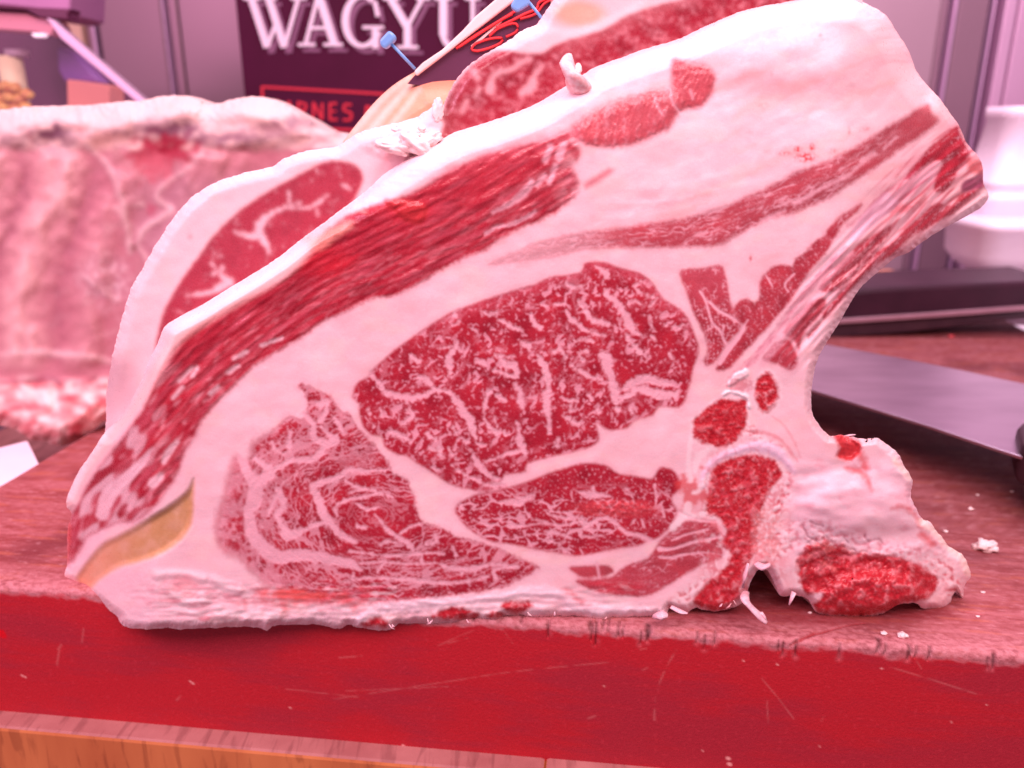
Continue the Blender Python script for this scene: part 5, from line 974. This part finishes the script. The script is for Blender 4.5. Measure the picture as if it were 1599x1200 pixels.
RED = {'C': arc(432, 171, 9, 13, 50, 310, 4, 4, 10), 'A': [B_((443, 184), (451, 158), 4), B_((451, 158), (459, 186), 4), B_((446, 176), (457, 177), 3)], 'R': [B_((466, 158), (465, 184), 4), B_((466, 160), (478, 163), 4), B_((478, 163), (477, 172), 4), B_((477, 172), (466, 173), 4), B_((470, 173), (480, 185), 4)],
 'N': [B_((489, 186), (489, 160), 4), B_((489, 160), (503, 187), 4), B_((503, 187), (503, 161), 4)], 'E': [B_((515, 161), (515, 187), 4), B_((515, 162), (526, 162), 4), B_((515, 174), (525, 174), 3), B_((515, 187), (527, 187), 4)],
 'S': [B_((549, 164), (538, 163), 4), B_((538, 163), (536, 172), 4), B_((536, 172), (549, 177), 4), B_((549, 177), (548, 187), 4), B_((548, 187), (535, 188), 4)], 'D': [B_((572, 166), (571, 190), 4)]+arc(572, 178, 10, 12, -90, 90, 4, 4, 8)}
for ch, pl in RED.items(): letter('letter', pl, M_sred, .0015, sg)
letter('red_frame', [B_((408, 136), (600, 147), 4), B_((409, 136), (412, 200), 4), B_((412, 198), (600, 205), 4), B_((600, 147), (600, 205), 4)], M_sred, .0015, sg)
# display case, left
M_ctop = mat("case_lilac", (.52, .24, .44), .4, .2, noise=((8, 8, 8), (.42, .18, .36))); M_cpink = mat("case_pink", (.78, .30, .38), .5); M_cdark = mat("case_dark", (.14, .025, .08), .5)
M_glass = mat("case_glass", (.80, .55, .80), .05, 0, .5); M_glass.node_tree.nodes['Principled BSDF'].inputs['Alpha'].default_value = .05
dc = empty('display_case', tuple(at(60, 60, 1.2)), 'sloping glass display case with lilac top rail in the upper left corner', 'display case')
prism('top_rail', [(-60, -60), (112, -60), (109, 24), (90, 29), (60, 26), (40, 14), (-60, 8)], 1.20, .10, M_ctop, dc, .003)
prism('rail_edge', [(-60, 9), (40, 15), (62, 27), (105, 30), (104, 24), (110, 14), (60, 12), (-60, 0)], 1.195, .03, M_cdark, dc, .001)
prism('light_strip', [(-60, 16), (40, 20), (56, 28), (76, 30), (84, 44), (80, 56), (50, 50), (-60, 42)], 1.21, .05, M_cpink, dc, .002)
prism('back_panel', [(-60, 40), (84, 40), (230, 180), (-60, 190)], 1.36, .01, M_cdark, dc)
prism('glass_edge', [(72, 28), (80, 31), (228, 160), (214, 160), (150, 106), (95, 60)], 1.18, .006, mat("glass_rim", (.92, .62, .88), .25), dc, .001)
prism('glass_edge', [(80, 30), (86, 32), (234, 160), (228, 160)], 1.182, .006, mat("glass_rim_grey", (.42, .30, .40), .3), dc)
prism('glass_pane', [(-60, 30), (74, 32), (214, 162), (-60, 190)], 1.185, .004, M_glass, dc)
M_lampm = mat("white_lamp", (.9, .7, .8), .5, emit=(1, .75, .9), estr=.9)
prism('lamp', [(48, 52), (70, 52), (68, 58), (52, 58)], 1.19, .01, M_lampm, dc, .001)
M_jar = mat("cream_jar", (.93, .82, .50), .5); M_lid = mat("grey_lid", (.55, .42, .50), .4)
def can(name, u, v0, v1, wpx, Y, m, parent, z=12):
    p0 = at(u, v1, Y); p1 = at(u, v0, Y); r = wpx/2*Y/FPX; tube(name, [p0, (p0[0], p0[1], p1[2])], r, m, parent, 20)
jr = empty('cream_jar', tuple(at(30, 150, 1.27)), 'cream coloured jar with a grey lid inside the display case', 'jar'); can('body', 30, 88, 175, 34, 1.27, M_jar, jr); can('lid', 28, 78, 89, 33, 1.27, M_lid, jr)
o = prism('orange_box', [(104, 124), (170, 134), (171, 175), (105, 175)], 1.26, .05, mat("orange_card", (.80, .28, .22), .6), None, .002); tag(o, 'orange box in the display case beside the glass edge', 'box')
o = prism('blue_packet', [(88, 72), (112, 80), (160, 130), (100, 128), (90, 110)], 1.30, .03, mat("violet_film", (.20, .07, .34), .3), None, .004); tag(o, 'dark violet packet above the orange box in the display case', 'packet')
M_br = mat("brown_food", (.62, .24, .08), .5, noise=((90, 90, 90), (.80, .50, .12)))
for k, (u, v) in enumerate(((-8, 140), (8, 135), (22, 138), (-2, 155), (14, 152), (30, 156), (42, 148), (5, 168), (24, 170), (40, 168))):
    o = blob('nut', at(u, v, 1.235), (.010, .009, .008), M_br, None, k, .2, 2); tag(o, 'small golden brown nut in the heap before the cream jar', 'nut', 'nuts heaped in front of the cream jar')
# ---------------------------------------------------------------- price tag and pins
YT = .515
M_tag = mat("tag_dark", (.10, .025, .07), .4); M_tedge = mat("tag_edge", (.90, .68, .64), .6, noise=((60, 60, 60), (.95, .78, .74))); M_tred = mat("tag_red", (.78, .04, .05), .5); M_blue = mat("pin_blue", (.18, .42, .80), .3, 0, .5)
pt = empty('price_tag', tuple(at(740, 80, YT)), 'dark tilted price tag with red handwriting stuck in the top of the big cut', 'price tag')
prism('card', [(636, 131), (652, 113), (715, 68), (800, 4), (860, -45), (930, -45), (882, 8), (850, 40), (800, 80), (760, 125), (700, 140)], YT, .004, M_tag, pt)
prism('thick_edge', [(646, 112), (660, 98), (690, 78), (722, 48), (742, 26), (775, -2), (825, -45), (868, -45), (801, 3), (714, 70), (650, 119)], YT-.004, .010, M_tedge, pt, .001)
def squig(px, r, m, parent, Y): tube('handwriting', [tuple(at(u, v, Y)) for u, v in [tuple(p) for p in spline(px, False, 3)]], r, m, parent, 6, .5)
squig([(712, 76), (740, 57), (775, 36), (804, 18)], .0017, M_tred, pt, YT-.001)
squig([(716, 74), (745, 55), (780, 33), (800, 22)], .0017, M_tred, pt, YT-.0015)
squig([(736, 78), (742, 69), (765, 61), (784, 60), (782, 67), (765, 75), (745, 80), (737, 78)], .0015, M_tred, pt, YT-.001)
squig([(764, 57), (778, 45), (800, 37), (808, 40), (806, 50), (790, 58)], .0015, M_tred, pt, YT-.001)
squig([(775, 44), (800, 32), (820, 22), (838, 14), (842, 4), (862, -4)], .0017, M_tred, pt, YT-.001)
squig([(812, 30), (836, 22), (850, 6), (866, -2)], .0015, M_tred, pt, YT-.001)
prism('pale_line', [(735, 72), (782, 33), (784, 35), (738, 75)], YT-.001, .001, M_tedge, pt)
def pin(head, shaft0, shaft1, lab_, Y):
    e = empty('tag_pin', tuple(at(*shaft1, Y)), lab_, 'pin'); prism('head', head, Y-.004, .008, M_blue, e, .0015); tube('shaft', [at(*shaft0, Y), at(*shaft1, Y+.004)], .0009, M_blue, e, 8)
pin([(592, 63), (607, 47), (616, 54), (617, 62), (601, 77), (594, 72)], (610, 68), (648, 108), 'bright blue plastic pin standing clear at the left of the price tag', .50)
pin([(797, 8), (806, -6), (826, -8), (828, 6), (808, 18), (800, 14)], (826, 4), (858, 44), 'bright blue plastic pin through the middle of the dark price tag', .495)
# ---------------------------------------------------------------- scraps on the block
SC = [((1540, 852), .0062, 'largest white scrap of fat on the block, right of the chine bone'), ((1410, 992), .0022, 'small curled white scrap of fat near the front edge, under the chine bone'), ((1380, 989), .0017, 'tiny white scrap of fat just left of the curled one near the front edge'),
      ((1516, 795), .0018, 'tiny white scrap of fat behind the largest one, nearer the knife'), ((1526, 773), .0012, 'white speck of fat closest to the shadow of the knife'), ((1477, 830), .0016, 'pale sliver of fat close behind the chine fat'), ((1580, 768), .0013, 'tiny white speck of fat at the right edge below the knife handle'),
      ((1485, 525), .0030, 'small red meat crumb between the knife and the dark tray'), ((1527, 963), .0010, 'tiny white fat speck at the right front of the block'), ((1265, 957), .0010, 'tiny white fat speck before the torn chine bone'), ((1535, 925), .0011, 'tiny fat speck right of the chine bone tip')]
M_scr = mat("red_crumb", (.75, .08, .10), .4)
for k, ((u, v), r_, lb) in enumerate(SC):
    p = ground(u, v, r_*.4); o = blob('meat_crumb' if 'red' in lb else 'fat_scrap', p, (r_*1.25, r_, r_*.55), M_scr if 'red' in lb else M_fat, None, k+20, .7, 3 if r_ > .002 else 2, 0, 1.8); tag(o, lb, 'scrap')
    if k == 0:
        for j, (dx, dz) in enumerate(((-.006, .004), (.0055, .0035), (.001, .005))): pass
